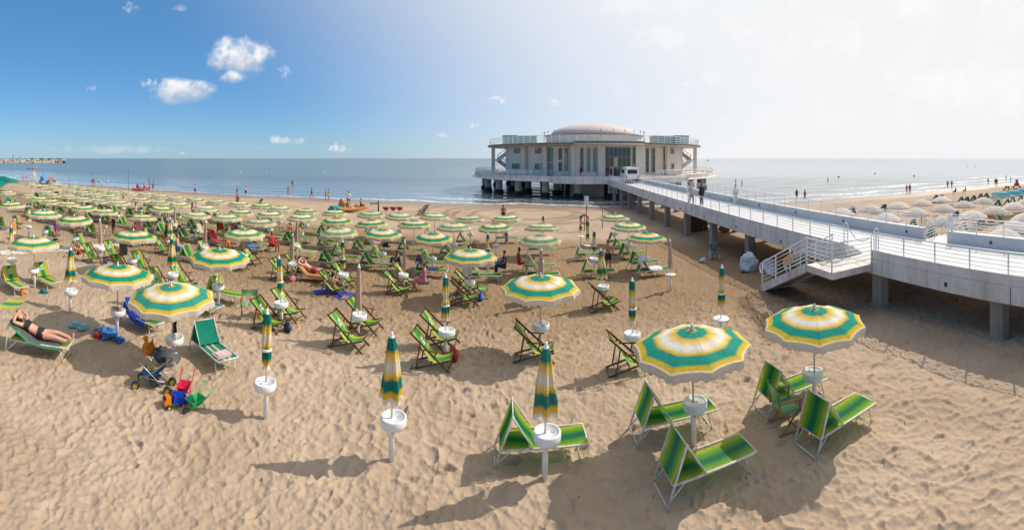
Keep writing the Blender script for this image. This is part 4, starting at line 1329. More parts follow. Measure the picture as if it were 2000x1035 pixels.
# railings
def ring_rail(r, z, h, na, a0, a1, nm, rails, pr=.045):
    post = MB().tube([(0, 0, 0), (0, 0, h)], pr, 6).mesh('railing_post', M_RAIL)
    for k in range(na + 1):
        a = a0 + (a1 - a0) * k / na
        obj('railing_post', post, rot, (r * math.cos(a), r * math.sin(a), z))
    for hh in rails:
        robj(MB().tube([(CX + r * math.cos(a0 + (a1 - a0) * k / 60), CY + r * math.sin(a0 + (a1 - a0) * k / 60), z + hh) for k in range(61)], .035, 5), 'rail', M_RAIL)


ring_rail(18.3, 7.70, .98, 60, THF - R(112), THF + R(112), 'roof', (.98, .75, .5, .25))
ring_rail(20.75, ZD + .18, .72, 34, THF - R(125), THF - R(24), 'deck', (.72, .5, .28))
ring_rail(20.75, ZD + .18, .72, 34, THF + R(24), THF + R(125), 'deck', (.72, .5, .28))
# outer columns carrying the roof
COLM = MB().box((0, 0, (7.32 + ZD) / 2), (.62, .62, 7.32 - ZD)).mesh('column', M_WALL)
for dg_ in (-77, 77):
    a = THF + R(dg_)
    o = obj('column', COLM, rot, (17.75 * math.cos(a), 17.75 * math.sin(a), 0), a)


def window(x0, x1, y0, y1, r=RW, m_glass=mg, m_frame=M_FRAME, mull=0, trans=0, depth=0.0):
    """window from its outline in the photograph, built on the wall of radius r"""
    h = hit((x0 + x1) / 2, r)
    if h is None: return
    th, s = h
    z0, z1 = 5.5 + (309 - y1) * s / 840, 5.5 + (309 - y0) * s / 840
    z0 = max(z0, ZD + .05); z1 = min(z1, 7.2)
    h0, h1 = hit(x0, r), hit(x1, r)
    if not h0 or not h1: return
    w = abs(h1[0] - h0[0]) * r
    w = min(w, 6.5)
    root = robj(MB(), 'window', m_frame)
    fw = .075
    root.data = bpy.data.meshes.new('window')
    fr = MB()
    fr.box((0, -w / 2, (z0 + z1) / 2), (.22, fw, z1 - z0 + fw)); fr.box((0, w / 2, (z0 + z1) / 2), (.22, fw, z1 - z0 + fw))
    fr.box((0, 0, z0), (.26, w - fw, fw)); fr.box((0, 0, z1), (.22, w - fw, fw))
    for i in range(mull):
        fr.box((0, -w / 2 + w * (i + 1) / (mull + 1), (z0 + z1) / 2), (.15, .05, z1 - z0 - fw))
    for i in range(trans):
        fr.box((0, 0, z0 + (z1 - z0) * (i + 1) / (trans + 1)), (.152, w - fw, .06))
    root.data = fr.mesh('window', m_frame)
    root.location = ((r + .01) * math.cos(th), (r + .01) * math.sin(th), 0)
    root.rotation_euler = (0, 0, th)
    nx_p, nz_p = mull + 1, trans + 1
    for i in range(nx_p):
        for j in range(nz_p):
            pw, ph = (w - fw) / nx_p - .03, (z1 - z0 - fw) / nz_p - .03
            mgl = m_glass if random.random() > .22 else M_BLIND
            pn = MB().box((.05, -w / 2 + fw / 2 + (w - fw) * (i + .5) / nx_p, z0 + fw / 2 + (z1 - z0 - fw) * (j + .5) / nz_p), (.03, pw, ph)).mesh('pane', mgl)
            q = obj('pane', pn, root); q.rotation_euler = (random.uniform(-.01, .01), 0, random.uniform(-.015, .015))


def zx(x): return 920 + x / 4
def zy(y): return 220 + y / 4


for (a, b, c, d_, kw) in [
    (340, 382, 280, 318, dict(mull=1)), (325, 376, 400, 436, dict(mull=1)), (503, 546, 278, 318, dict(mull=1, trans=1)), (502, 548, 400, 440, dict(mull=2)),
    (605, 638, 278, 380, dict(m_glass=mt, trans=1)), (605, 638, 395, 488, dict(m_glass=mt, trans=1)), (688, 708, 280, 365, dict(m_frame=M_WINR)), (688, 708, 388, 455, dict(m_frame=M_WINR)),
    (735, 755, 280, 452, dict(m_glass=mt, trans=3)), (855, 877, 278, 460, dict(r=17.0, trans=3)), (908, 930, 278, 460, dict(r=17.0, trans=3, m_glass=mt)), (955, 978, 278, 460, dict(r=17.0, trans=3, m_glass=mt)),
    (1047, 1245, 272, 500, dict(r=17.0, m_glass=mg, mull=5, trans=2)), (1262, 1280, 272, 462, dict(r=17.0, trans=2)),
    (1364, 1385, 280, 465, dict(trans=3)), (1412, 1433, 280, 465, dict(trans=3)), (1505, 1525, 280, 380, dict(m_frame=M_WINR)), (1505, 1525, 395, 488, dict()),
    (1545, 1582, 283, 318, dict(mull=1)), (1545, 1582, 398, 437, dict(mull=1)), (1660, 1688, 398, 432, dict()), (1660, 1690, 285, 318, dict())]:
    window(zx(a), zx(b), zy(c), zy(d_), **kw)
# pilasters
for px, w_, rr in ((416, .30, 16.0), (582, .30, 16.0), (800, .35, 16.9), (1020, .62, 17.15), (1312, .70, 17.15), (1345, .30, 17.05), (1535, .5, 16.0)):
    h = hit(zx(px), rr)
    if h:
        o = obj('pilaster', MB().box((0, 0, (7.3 + ZD) / 2), (.45, w_ * 1.6, 7.3 - ZD - .01)).mesh('pilaster', M_WALL), rot, (rr * math.cos(h[0]), rr * math.sin(h[0]), 0), h[0])
# outer stairs at both ends
for sgn in (-1, 1):
    a = THF + sgn * R(79)
    ux, uy = math.cos(a), math.sin(a)
    st = MB()
    zmid = 5.15
    out, inn = 17.0, 13.6
    for fl_, (za, zb, ra, rb_) in enumerate(((ZD, zmid, inn + .4, out), (zmid, 7.45, out, inn + .4))):
        for i in range(10):
            f0 = i / 10
            r_ = ra + (rb_ - ra) * (f0 + .05); z_ = za + (zb - za) * (f0 + .1)
            off_ = (-.75 if fl_ == 0 else .75)
            st.box((CX + ux * r_ - uy * off_, CY + uy * r_ + ux * off_, z_), (.40, 1.38, .30), 0, Matrix.Rotation(a, 3, 'Z'))
        for w_ in (-.7, .7):
            off_ = (-.75 if fl_ == 0 else .75) + w_
            p = Vector((CX + ux * ra - uy * off_, CY + uy * ra + ux * off_, za)); q = Vector((CX + ux * rb_ - uy * off_, CY + uy * rb_ + ux * off_, zb))
            st.bar(p, q, .10, .62)
            st.tube([p + Vector((0, 0, .9)), q + Vector((0, 0, .9))], .03, 6)
            for i in range(6):
                g_ = p + (q - p) * (i / 5)
                st.tube([g_, g_ + Vector((0, 0, .9))], .02, 5)
    st.box((CX + ux * (out + .3), CY + uy * (out + .3), zmid), (.9, 2.9, .2), 0, Matrix.Rotation(a, 3, 'Z'))
    robj(st, 'outside_stair', M_WALL)
# piles under the platform
M_PILEW = mat('weathered_white_pile', (0.56, 0.50, 0.43), 0.9, var=0.2, scale=1.5, bump=0.3)
RP = MB().lathe([(.62, -3.0), (.62, .62), (.50, .70), (.50, 2.30)], 14).mesh('pile', M_PILEW)
WEED = MB().lathe([(.64, -1.0), (.655, .60), (.62, .69), (.515, .76), (.51, .84)], 14).mesh('weed_band', mat('dark_sea_weed_stain', (.03, .03, .025), .8, var=.3))
for r_, n_p in ((19.2, 26), (14.5, 16), (9.5, 8)):
    for k in range(n_p):
        a = 2 * math.pi * (k + .37 * (r_ < 19)) / n_p + .06
        o = obj('pile', RP, rot, (r_ * math.cos(a), r_ * math.sin(a), 0))
        obj('weed_band', WEED, o)
# solid block of the landing under the forecourt
robj(MB().box((10.6, 60.5, .6), (4.4, 3.0, 2.8)), 'support_block', M_PILEW)
robj(MB().box((17.2, 61.0, .6), (3.2, 3.0, 3.0)), 'support_block', M_PILEW)

# ================================================================== PEOPLE
SKIN = [mat('tanned_skin', (0.42, 0.21, 0.12), 0.55, var=0.06), mat('fair_skin', (0.60, 0.34, 0.23), 0.55, var=0.06), mat('dark_tan_skin', (0.28, 0.125, 0.07), 0.5, var=0.06)]
HAIR = {'dark': mat('dark_hair', (0.018, 0.012, 0.009), 0.5), 'brown': mat('brown_hair', (0.07, 0.035, 0.018), 0.5), 'fair': mat('fair_hair', (0.30, 0.19, 0.08), 0.5)}
CLOTH = {}


def cloth(name, col):
    return mat('cloth_' + name, col, 0.8, var=0.15, scale=18)


def skeleton(pose):
    """joint -> (x, y, z); the person faces +y"""
    J = dict(pelvis=(0, 0, .93), waist=(0, .005, 1.08), chest=(0, .0, 1.27), neck=(0, -.005, 1.455), chin=(0, .02, 1.545), head=(0, .025, 1.635), crown=(0, .005, 1.70))
    for s, n in ((-1, 'l'), (1, 'r')):
        J.update({n + 'sh': (s * .165, -.01, 1.395), n + 'el': (s * .225, -.03, 1.13), n + 'wr': (s * .235, .06, .90), n + 'ha': (s * .225, .10, .815),
                  n + 'hip': (s * .09, 0, .87), n + 'kn': (s * .10, .015, .49), n + 'an': (s * .105, -.03, .085), n + 'to': (s * .12, .12, .035)})
    if pose == 'walk':
        J.update(lkn=(-.09, .16, .50), lan=(-.09, .22, .10), lto=(-.09, .37, .06), rkn=(.09, -.06, .49), ran=(.09, -.32, .16), rto=(.09, -.22, .03),
                 lel=(-.22, -.14, 1.14), lwr=(-.22, -.10, .90), lha=(-.21, -.06, .82), rel=(.22, .07, 1.14), rwr=(.20, .22, .95), rha=(.19, .28, .88))
    if pose == 'akimbo':
        J.update(lel=(-.38, -.10, 1.15), lwr=(-.20, .02, 1.0), lha=(-.14, .06, .98), lan=(-.16, -.03, .085), lto=(-.20, .11, .035))
    if pose == 'lookout':
        J.update(rel=(.36, .12, 1.45), rwr=(.16, .18, 1.60), rha=(.06, .16, 1.66))
    if pose == 'sit':            # on a chair, seat height .45
        J = {k: (x, y, z - .45) for k, (x, y, z) in J.items()}
        J.update(lkn=(-.12, .43, .50), rkn=(.12, .43, .50), lan=(-.12, .45, .08), ran=(.13, .40, .08), lto=(-.13, .60, .035), rto=(.14, .55, .035),
                 lwr=(-.2, .26, .56), lha=(-.17, .34, .54), rwr=(.2, .26, .56), rha=(.17, .34, .54))
    if pose == 'ground':         # sitting on the sand, arms round the knees
        J = {k: (x, y + (z - .93) * .18, z - .80) for k, (x, y, z) in J.items()}
        J.update(lkn=(-.12, .36, .48), rkn=(.12, .36, .48), lan=(-.11, .50, .08), ran=(.11, .50, .08), lto=(-.11, .64, .04), rto=(.11, .64, .04),
                 lel=(-.26, .24, .38), lwr=(-.14, .42, .40), lha=(-.06, .46, .40), rel=(.26, .24, .38), rwr=(.14, .42, .40), rha=(.06, .46, .40))
    if pose == 'wade':
        J.update(lel=(-.33, .0, 1.2), lwr=(-.42, .1, 1.05), lha=(-.45, .16, 1.0), rel=(.33, .0, 1.2), rwr=(.42, .1, 1.05), rha=(.45, .16, 1.0))
    return J


RAD = dict(pelvis=(.155, .115), waist=(.128, .098), chest=(.158, .112), neck=(.056, .056), chin=(.062, .07), head=(.082, .096), crown=(.058, .066),
           sh=(.062, .062), el=(.042, .042), wr=(.029, .029), ha=(.036, .024), hip=(.098, .10), kn=(.06, .06), an=(.04, .04), to=(.036, .026))
EDG = [('pelvis', 'waist'), ('waist', 'chest'), ('chest', 'neck'), ('neck', 'chin'), ('chin', 'head'), ('head', 'crown')]
for n in 'lr':
    EDG += [('chest', n + 'sh'), (n + 'sh', n + 'el'), (n + 'el', n + 'wr'), (n + 'wr', n + 'ha'), ('pelvis', n + 'hip'), (n + 'hip', n + 'kn'), (n + 'kn', n + 'an'), (n + 'an', n + 'to')]


def skin_mesh(J, extra=(), sub=1, thick=1.0, female=False):
    names = list(J)
    vs = [J[k] for k in names]
    ed = [(names.index(a), names.index(b)) for a, b in EDG]
    rad = []
    for k in names:
        key = k if k in RAD else k[1:]
        r = RAD[key]
        f_ = thick
        if key in ('chin', 'head', 'crown', 'neck'): f_ = 1.0
        if female and key == 'waist': f_ *= .92
        if female and key in ('pelvis', 'hip'): f_ *= 1.07
        if female and key == 'sh': f_ *= .88
        rad.append((r[0] * f_, r[1] * f_))
    for (a, pts) in extra:                      # chains hung on a joint: [(point, radius)]
        prev = names.index(a)
        for (p, r) in pts:
            vs.append(p); rad.append((r, r)); ed.append((prev, len(vs) - 1)); prev = len(vs) - 1
    me = bpy.data.meshes.new('tmp_skin')
    me.from_pydata(vs, ed, [])
    o = bpy.data.objects.new('tmp_skin', me)
    COL.objects.link(o)
    md = o.modifiers.new('skin', 'SKIN')
    md.use_smooth_shade = True
    if not me.skin_vertices:
        bpy.context.view_layer.objects.active = o
    sv = me.skin_vertices[0].data
    for i, r in enumerate(rad):
        sv[i].radius = r
        sv[i].use_root = (names[i] == 'pelvis') if i < len(names) else False
    s2 = o.modifiers.new('sub', 'SUBSURF'); s2.levels = sub; s2.render_levels = sub
    dg = bpy.context.evaluated_depsgraph_get()
    dg.update()
    res = bpy.data.meshes.new_from_object(o.evaluated_get(dg))
    bpy.data.objects.remove(o); bpy.data.meshes.remove(me)
    co = np.empty(len(res.vertices) * 3); res.vertices.foreach_get('co', co)
    res.polygons.foreach_set('use_smooth', np.ones(len(res.polygons), bool))
    return res


def shell(me, sel, off, name, material):
    """garment: the selected faces of the body, lifted by off"""
    co = np.empty(len(me.vertices) * 3); me.vertices.foreach_get('co', co); co = co.reshape(-1, 3)
    no = np.empty(len(me.vertices) * 3); me.vertices.foreach_get('normal', no); no = no.reshape(-1, 3)
    fs = [tuple(p.vertices) for p in me.polygons if sel(*p.center)]
    if not fs: return None
    used = sorted({i for f in fs for i in f})
    ix = {v: i for i, v in enumerate(used)}
    m = bpy.data.meshes.new(name)
    m.from_pydata([tuple(co[v] + no[v] * off) for v in used], [], [[ix[v] for v in f] for f in fs])
    m.polygons.foreach_set('use_smooth', np.ones(len(m.polygons), bool))
    m.materials.append(material)
    return m


BODY = {}
for ps in ('stand', 'walk', 'akimbo', 'lookout', 'sit', 'ground', 'wade'):
    for fm in (0, 1):
        BODY[ps, fm] = (skin_mesh(skeleton(ps), female=bool(fm), thick=1.0 if not fm else .93), skeleton(ps))


def person(loc, rz, pose, fem, skin, hair, garments, label, scale=1.0, group=None, extra=None):
    me0, J = BODY[pose, fem]
    me = me0.copy(); me.name = 'body'
    me.materials.clear(); me.materials.append(SKIN[skin])
    r = obj('person', me, None, loc, rz)
    r.scale = (scale,) * 3
    tag(r, label, 'person', group)
    hd = Vector(J['head'])

    def hsel(x, y, z):
        q = Vector((x, y, z)) - hd
        return q.length < .17 and (q.z > .02 + .30 * max(0, q.y + .02) / .1 * .3 if q.y > -.01 else q.z > -.10)
    hm = shell(me0, hsel, .012, 'hair', HAIR[hair])
    if hm: obj('hair', hm, r)
    P_, W_, C_ = Vector(J['pelvis']), Vector(J['waist']), Vector(J['chest'])
    for g, m_ in garments:
        if g == 'trunks':
            kz = min(J['lkn'][2], J['rkn'][2])
            sel = lambda x, y, z: (P_.z - .30 < z < P_.z + .06 and abs(x) < .2) if pose not in ('sit', 'ground') else (Vector((x, y, z)) - P_).length < .22 or (Vector((x, y, z)) - (P_ + Vector((0, .16, -.02)))).length < .2
        elif g == 'briefs':
            sel = lambda x, y, z: (P_.z - .14 < z < P_.z + .03 and abs(x) < .2) if pose not in ('sit', 'ground') else (Vector((x, y, z)) - P_).length < .17
        elif g == 'top':
            sel = lambda x, y, z: abs(z - C_.z + .02) < .06 and abs(x) < .19 and abs(y - C_.y) < .2
        elif g == 'suit':
            sel = lambda x, y, z: P_.z - .13 < z < C_.z + .06 and abs(x) < .18
        elif g == 'shirt':
            sel = lambda x, y, z: (P_.z - .06 < z < J['neck'][2] - .03) and abs(x) < .27
        elif g == 'dress':
            sel = lambda x, y, z: (P_.z - .42 < z < J['neck'][2] - .05) and abs(x) < .22
        elif g == 'trousers':
            sel = lambda x, y, z: .12 < z < P_.z + .06 and abs(x) < .2 and abs(y) < .4
        elif g == 'cap':
            sel = lambda x, y, z: (Vector((x, y, z)) - hd).length < .2 and z > hd.z + .03
        else:
            continue
        gm = shell(me0, sel, .014 if g in ('trunks', 'briefs', 'top', 'suit') else .024, g, m_)
        if gm: obj({'top': 'bikini_top', 'briefs': 'bikini_bottom', 'suit': 'swimsuit'}.get(g, g), gm, r)
    return r


BLK = cloth('black', (.015, .015, .018)); NAVY = cloth('navy', (.02, .03, .09)); RED = cloth('red', (.45, .03, .03)); WHTC = cloth('white', (.72, .72, .70))
BLU = cloth('blue', (.04, .14, .42)); PINK = cloth('pink', (.62, .18, .28)); ORG = cloth('orange', (.70, .22, .05)); GRNC = cloth('green', (.05, .25, .10)); STRP = cloth('beige', (.50, .38, .26)); PUR = cloth('purple', (.18, .06, .22))


def at(px, py, z=None):
    """point of the ground (or of the level z) that photo pixel px, py shows"""
    q = (px - 1000) / 840
    zz = -.2 if z is None else z
    for _ in range(6):
        d = 840 * (5.5 - zz) / (py - 309)
        x, y = d * math.sin(q), d * math.cos(q)
        if z is None: zz = max(gz(x, y), -1.4)
        else: break
    return (x, y, zz)


# along the waterline and in the water: photo foot position, facing, pose ... worked out to places on the beach
SEAPEOPLE = [
    (45, 352, 2.0, 'stand', 0, 0, 'dark', [('trunks', RED)], 'man in red trunks by the lifeguard tower'),
    (51, 352, 1.0, 'stand', 1, 1, 'brown', [('top', NAVY), ('briefs', NAVY)], 'woman in a navy bikini by the lifeguard tower'),
    (136, 357, 2.6, 'stand', 1, 0, 'dark', [('dress', PINK)], 'person in a pink wrap alone at the water'),
    (180, 361, .5, 'walk', 0, 2, 'dark', [('trunks', BLK)], 'person in black trunks at the water, far group'),
    (184, 362, .2, 'stand', 1, 0, 'fair', [('suit', PINK)], 'woman in a pink swimsuit beside the man in black'),
    (193, 361, 1.9, 'stand', 1, 1, 'fair', [('top', WHTC), ('briefs', BLK)], 'woman with a white top at the water'),
    (198, 363, 2.2, 'stand', 0, 0, 'dark', [('trunks', WHTC)], 'man in white trunks near the net post'),
    (210, 363, 3.0, 'stand', 0, 1, 'dark', [('shirt', WHTC), ('trunks', STRP)], 'man in a white shirt near the net post'),
    (181, 344, 1.0, 'wade', 0, 0, 'brown', [('trunks', NAVY)], 'bather wading beyond the net post'),
    (268, 375, 1.5, 'stand', 1, 2, 'dark', [('suit', BLK)], 'woman in black at the red pedal boat'),
    (283, 374, 4.0, 'stand', 0, 1, 'brown', [('trunks', BLU)], 'man in blue trunks at the red pedal boat'),
    (291, 356, 2.0, 'wade', 0, 0, 'brown', [('trunks', BLK)], 'bather in the shallows behind the red pedal boat'),
    (301, 358, 2.8, 'wade', 1, 1, 'fair', [('suit', PUR)], 'woman in purple wading behind the red pedal boat'),
    (299, 374, .8, 'walk', 1, 0, 'dark', [('top', PUR), ('briefs', PUR)], 'woman in a purple bikini walking past the red pedal boat'),
    (292, 374, 2.0, 'stand', 0, 2, 'dark', [('trunks', cloth('teal', (.02, .2, .2)))], 'man in teal trunks beside the red pedal boat'),
    (381, 380, 1.6, 'walk', 0, 0, 'brown', [('trunks', BLK)], 'lone man walking the waterline in black trunks'),
    (463, 382, 1.4, 'walk', 1, 0, 'dark', [('top', BLK), ('briefs', BLK)], 'woman in a black bikini strolling with the man in black'),
    (480, 385, 1.5, 'stand', 0, 1, 'dark', [('trunks', BLK)], 'man in black trunks following the woman in the black bikini'),
    (563, 383, .2, 'stand', 1, 0, 'brown', [('suit', STRP)], 'woman in a beige swimsuit facing the sea'),
    (571, 364, .3, 'wade', 0, 0, 'dark', [('trunks', BLK)], 'bather waist deep in front of the orange boat'),
    (609, 387, 1.7, 'walk', 1, 2, 'dark', [('top', RED), ('briefs', RED)], 'woman in a red bikini walking the waterline'),
    (636, 391, 1.8, 'stand', 1, 0, 'fair', [('briefs', ORG), ('top', ORG)], 'woman in an orange bikini beside a tall man'),
    (642, 391, 1.4, 'akimbo', 0, 0, 'dark', [('trunks', STRP)], 'tall man in beige trunks beside the orange bikini'),
    (409, 350, 2.0, 'wade', 0, 1, 'brown', [('trunks', RED)], 'swimmer standing out beyond the first breaker'),
    (983, 436, .2, 'stand', 0, 2, 'dark', [('trunks', BLK)], 'dark-haired man behind the parasols before the round building'),
    (464, 407, .2, 'stand', 0, 2, 'dark', [('trunks', RED)], 'man in red trunks standing between seaside parasols'),
    (1437, 362, 1.0, 'wade', 0, 2, 'dark', [('trunks', BLK)], 'dark bather beyond the pier, standing near a second one'),
    (1449, 365, 4.0, 'wade', 0, 2, 'dark', [('trunks', NAVY)], 'second dark bather beyond the pier, in navy trunks'),
    (1556, 391, 2.0, 'stand', 1, 2, 'dark', [('suit', BLK)], 'woman in a black swimsuit on the wet sand past the pier'),
    (1572, 392, 1.2, 'walk', 0, 2, 'dark', [('trunks', BLK)], 'man in black trunks walking past the pier'),
    (1617, 358, 1.2, 'wade', 0, 2, 'dark', [('trunks', BLK)], 'bather far out beyond the pier'),
    (1771, 378, 1.4, 'stand', 1, 0, 'brown', [('suit', ORG)], 'woman in orange at the water beyond the tan parasols'),
    (1777, 378, 1.6, 'stand', 0, 2, 'dark', [('trunks', RED)], 'man in red trunks with the woman in orange'),
    (1851, 368, 1.6, 'stand', 0, 2, 'dark', [('trunks', RED)], 'sunburnt man walking with a darker woman'),
    (1859, 369, 1.6, 'walk', 1, 2, 'dark', [('suit', PUR)], 'woman in purple walking with the sunburnt man'),
    (1930, 360, 4.4, 'walk', 0, 2, 'dark', [('trunks', BLK)], 'dark walker ahead of the pair in red'),
    (1944, 363, 1.5, 'stand', 1, 2, 'dark', [('suit', RED)], 'woman in red of the far pair in red'),
    (1947, 363, 1.7, 'stand', 0, 2, 'brown', [('trunks', RED)], 'man in red of the far pair in red'),
    (1965, 353, .5, 'wade', 0, 2, 'dark', [('trunks', BLK)], 'farthest bather wading near the red pedal boat'),
    (1974, 357, .5, 'stand', 1, 2, 'dark', [('suit', NAVY)], 'woman in navy standing before the red pedal boat'),
]
for (px, py, rz, ps, fm, sk, hr, gar, lab) in SEAPEOPLE:
    x, y, z = at(px, py)
    s = float(shore_y(x)) - y
    person((x, y, z), rz, ps, fm, sk, hr, gar, lab, random.uniform(.97, 1.06), 'bathers along the waterline' )

def on_sand(x, y, dz=0.0):
    x, y = gp(x, y)
    return (x, y, gz(x, y) + dz)


TERR = 5.5 + (ZD - 5.5) * BS
# among the parasols
person(on_sand(4.6, 20.2, 0), 0.1, 'akimbo', 0, 0, 'brown', [('trunks', BLK)], 'boy in black shorts standing among green loungers near the pier', .98)
person(on_sand(-0.35, 20.35, -.02), 1.5, 'sit', 1, 0, 'dark', [('dress', NAVY)], 'woman in a dark dress seated under a fifth-row parasol', 1.0)
person(on_sand(0.35, 21.0, -.02), -1.2, 'sit', 0, 2, 'dark', [('trunks', RED)], 'tanned man seated beside the woman in the dark dress', 1.0)
person(on_sand(-7.05, 15.9, 0), 0.3, 'ground', 0, 0, 'dark', [('trunks', PUR)], 'person crouching on a blue towel with back to the camera', 1.0)
person(on_sand(-11.9, 10.4, .0), 2.6, 'stand', 0, 2, 'dark', [('trunks', NAVY)], 'dark-haired person standing behind the large striped parasol', .86)
person(on_sand(-25.2, 11.0, 0), -1.0, 'stand', 0, 0, 'fair', [('shirt', ORG), ('trunks', WHTC)], 'man in an orange shirt and white shorts by the walkway', 1.0)
person(on_sand(-25.0, 13.9, 0), -1.3, 'ground', 0, 2, 'dark', [('trunks', BLK)], 'tanned person sitting on the sand behind the walkway', 1.0)
for i, (x, y, rz, ps, fm, hr, gar, lab) in enumerate([
        (-27.6, 15.5, 1.0, 'sit', 1, 'dark', [('dress', PUR)], 'woman in purple seated under a far parasol by the walkway'),
        (-30.0, 18.3, .5, 'stand', 0, 'dark', [('trunks', RED)], 'dark-haired man standing between far parasols'),
        (-33.4, 18.5, 2.0, 'stand', 0, 'dark', [('trunks', NAVY)], 'man in navy trunks standing among the farthest parasols'),
        (-22.3, 18.6, 1.2, 'sit', 0, 'dark', [('shirt', RED)], 'person in a red shirt seated between fourth-row parasols'),
        (-19.2, 18.6, 1.8, 'stand', 0, 'dark', [('shirt', BLK), ('trunks', BLK)], 'person in black standing behind a third-row parasol'),
        (-14.8, 19.0, 1.0, 'stand', 0, 'brown', [('trunks', ORG)], 'man in orange trunks standing behind the covered parasol')]):
    person(on_sand(x, y), rz, ps, fm, 2 if i % 2 else 0, hr, gar, lab)
# on the pier and the platform
zp = lambda y: zc(y) - .50
person(on_pier(12.9, 32.0), 3.2, 'walk', 1, 1, 'dark', [('shirt', STRP), ('trousers', BLK)], 'woman in a beige top and black skirt walking on the pier', 1.0)
person(on_pier(13.2, 33.2), 3.3, 'stand', 1, 0, 'brown', [('shirt', WHTC), ('trousers', WHTC)], 'person in white walking behind the woman in beige on the pier', 1.0)
person(on_pier(13.5, 31.2), .3, 'stand', 0, 2, 'dark', [('shirt', BLK), ('trousers', BLK)], 'man in black walking on the pier', 1.06)
person(on_pier(16.2, 30.5), .2, 'stand', 1, 1, 'fair', [('shirt', WHTC), ('trousers', WHTC), ('cap', WHTC)], 'person all in white at the far railing of the pier', 1.0)
person((9.2 * BS, 57.0 * BS, TERR), 2.0, 'stand', 0, 0, 'dark', [('shirt', BLK), ('trunks', NAVY)], 'man in black on the terrace of the round building', 1.0)
person((13.0 * BS, 55.5 * BS, TERR), 2.6, 'stand', 1, 0, 'dark', [('shirt', RED), ('trousers', NAVY)], 'person in a red top before the glass entrance', 1.0)
# under the pier
person(on_sand(10.6, 20.9, 0), 2.8, 'sit', 0, 2, 'dark', [('shirt', cloth('grey', (.16, .15, .16))), ('trunks', NAVY)], 'man seated in the shade under the pier', 1.0)
person(on_sand(15.3, 20.5, 0), 2.8, 'sit', 1, 2, 'dark', [('dress', BLK)], 'dark figure seated deep in the shade under the pier', 1.05)
# seated by the sea on the right
person(on_sand(56.0, 33.5, 0), .6, 'sit', 0, 2, 'dark', [('shirt', BLK)], 'dark figure on a green chair looking out to sea', 1.0)
person(on_sand(58.5, 33.2, 0), .6, 'sit', 1, 2, 'dark', [('suit', RED)], 'woman in red on a chair behind a tan parasol', 1.0)

# --- sunbathing woman on the lounger in front
LX, LY, LA = -10.75, 5.55, R(42)
Jw = dict(pelvis=(-.02, 0, .52), waist=(-.17, 0, .565), chest=(-.34, 0, .655), neck=(-.52, 0, .765), chin=(-.585, .0, .825), head=(-.655, 0, .855), crown=(-.72, 0, .865),
          lsh=(-.47, .155, .72), lel=(-.55, .335, .80), lwr=(-.62, .17, .965), lha=(-.655, .07, .99),
          rsh=(-.47, -.155, .72), rel=(-.66, -.32, .83), rwr=(-.63, -.14, .99), rha=(-.61, -.05, 1.01),
          lhip=(.05, .09, .50), lkn=(.42, .11, .54), lan=(.82, .06, .455), lto=(.86, .07, .60),
          rhip=(.05, -.09, .50), rkn=(.42, -.13, .52), ran=(.80, -.17, .45), rto=(.85, -.20, .59))
ext = []
for s, n in ((1, 'l'), (-1, 'r')):
    h = Vector(Jw[n + 'ha'])
    dr_ = (h - Vector(Jw[n + 'wr'])).normalized()
    side = Vector((1, 0, .2)).normalized()
    for i, ln in enumerate((.055, .07, .075, .065)):
        b_ = h + side * (.022 * (i - 1.5))
        ext.append((n + 'ha', [(tuple(b_ + dr_ * .025), .010), (tuple(b_ + dr_ * (.025 + ln * .6)), .0085), (tuple(b_ + dr_ * (.02 + ln) - Vector((0, 0, .012))), .007)]))
    ext.append((n + 'wr', [(tuple(Vector(Jw[n + 'wr']) + dr_ * .03 + side * .04), .011), (tuple(Vector(Jw[n + 'wr']) + dr_ * .07 + side * .06), .008)]))
ext.append(('head', [((-.645, 0, .955), .014)]))
bw = skin_mesh(Jw, ext, sub=2, thick=1.06, female=True)
bw.name = 'body'; bw.materials.clear(); bw.materials.append(mat('pink_skin', (.60, .31, .21), .5, var=.07))
wom = obj('person', bw, None, (LX, LY, 0.02), LA); wom.scale = (1.08,) * 3
tag(wom, 'woman in a black bikini sunbathing on a lounger, one arm over her face', 'person')
obj('hair', shell(bw, lambda x, y, z: (Vector((x, y, z)) - Vector((-.67, 0, .85))).length < .19 and (x < -.69 or z < .84) and abs(y) < .14, .014, 'hair', HAIR['brown']), wom)
obj('bikini_top', shell(bw, lambda x, y, z: -.43 < x < -.29 and abs(y) < .20 and z > .55, .012, 'bikini_top', BLK), wom)
obj('bikini_bottom', shell(bw, lambda x, y, z: -.08 < x < .09 and abs(y) < .22, .012, 'bikini_bottom', BLK), wom)
# her lounger: nearly flat, with a small sun visor on posts
M_TOWEL = uvmat('multicoloured_towel', [(0, (.06, .20, .08)), (.12, (.05, .12, .10)), (.25, (.16, .06, .10)), (.38, (.06, .16, .10)), (.5, (.10, .07, .12)), (.65, (.05, .12, .12)), (.8, (.16, .07, .10)), (.9, (.06, .16, .08)), (1, (.12, .24, .06))], trans=.05)
WL = lounger_parts(M_CANVB, back=(-0.80, 0.80), shade=False, pre='flat_')
wl_ = inst('sun_lounger', WL, (LX, LY, .01), LA, 1.08, 'reclined sun lounger with a small sun visor under the sunbathing woman', 'sun lounger')
for s in (-1, 1): MB().tube([(-.80, s * .33, .80), (-.86, s * .33, 1.16)], .010, 6).build('visor_post', M_TUBE, wl_)
gP, gU = panel((-1.12, 1.16), (-.55, 1.22), .38, .02)
MB().grid(gP, 0, gU).build('visor', M_CANVB, wl_)
tw = MB()
G, U_ = [], []
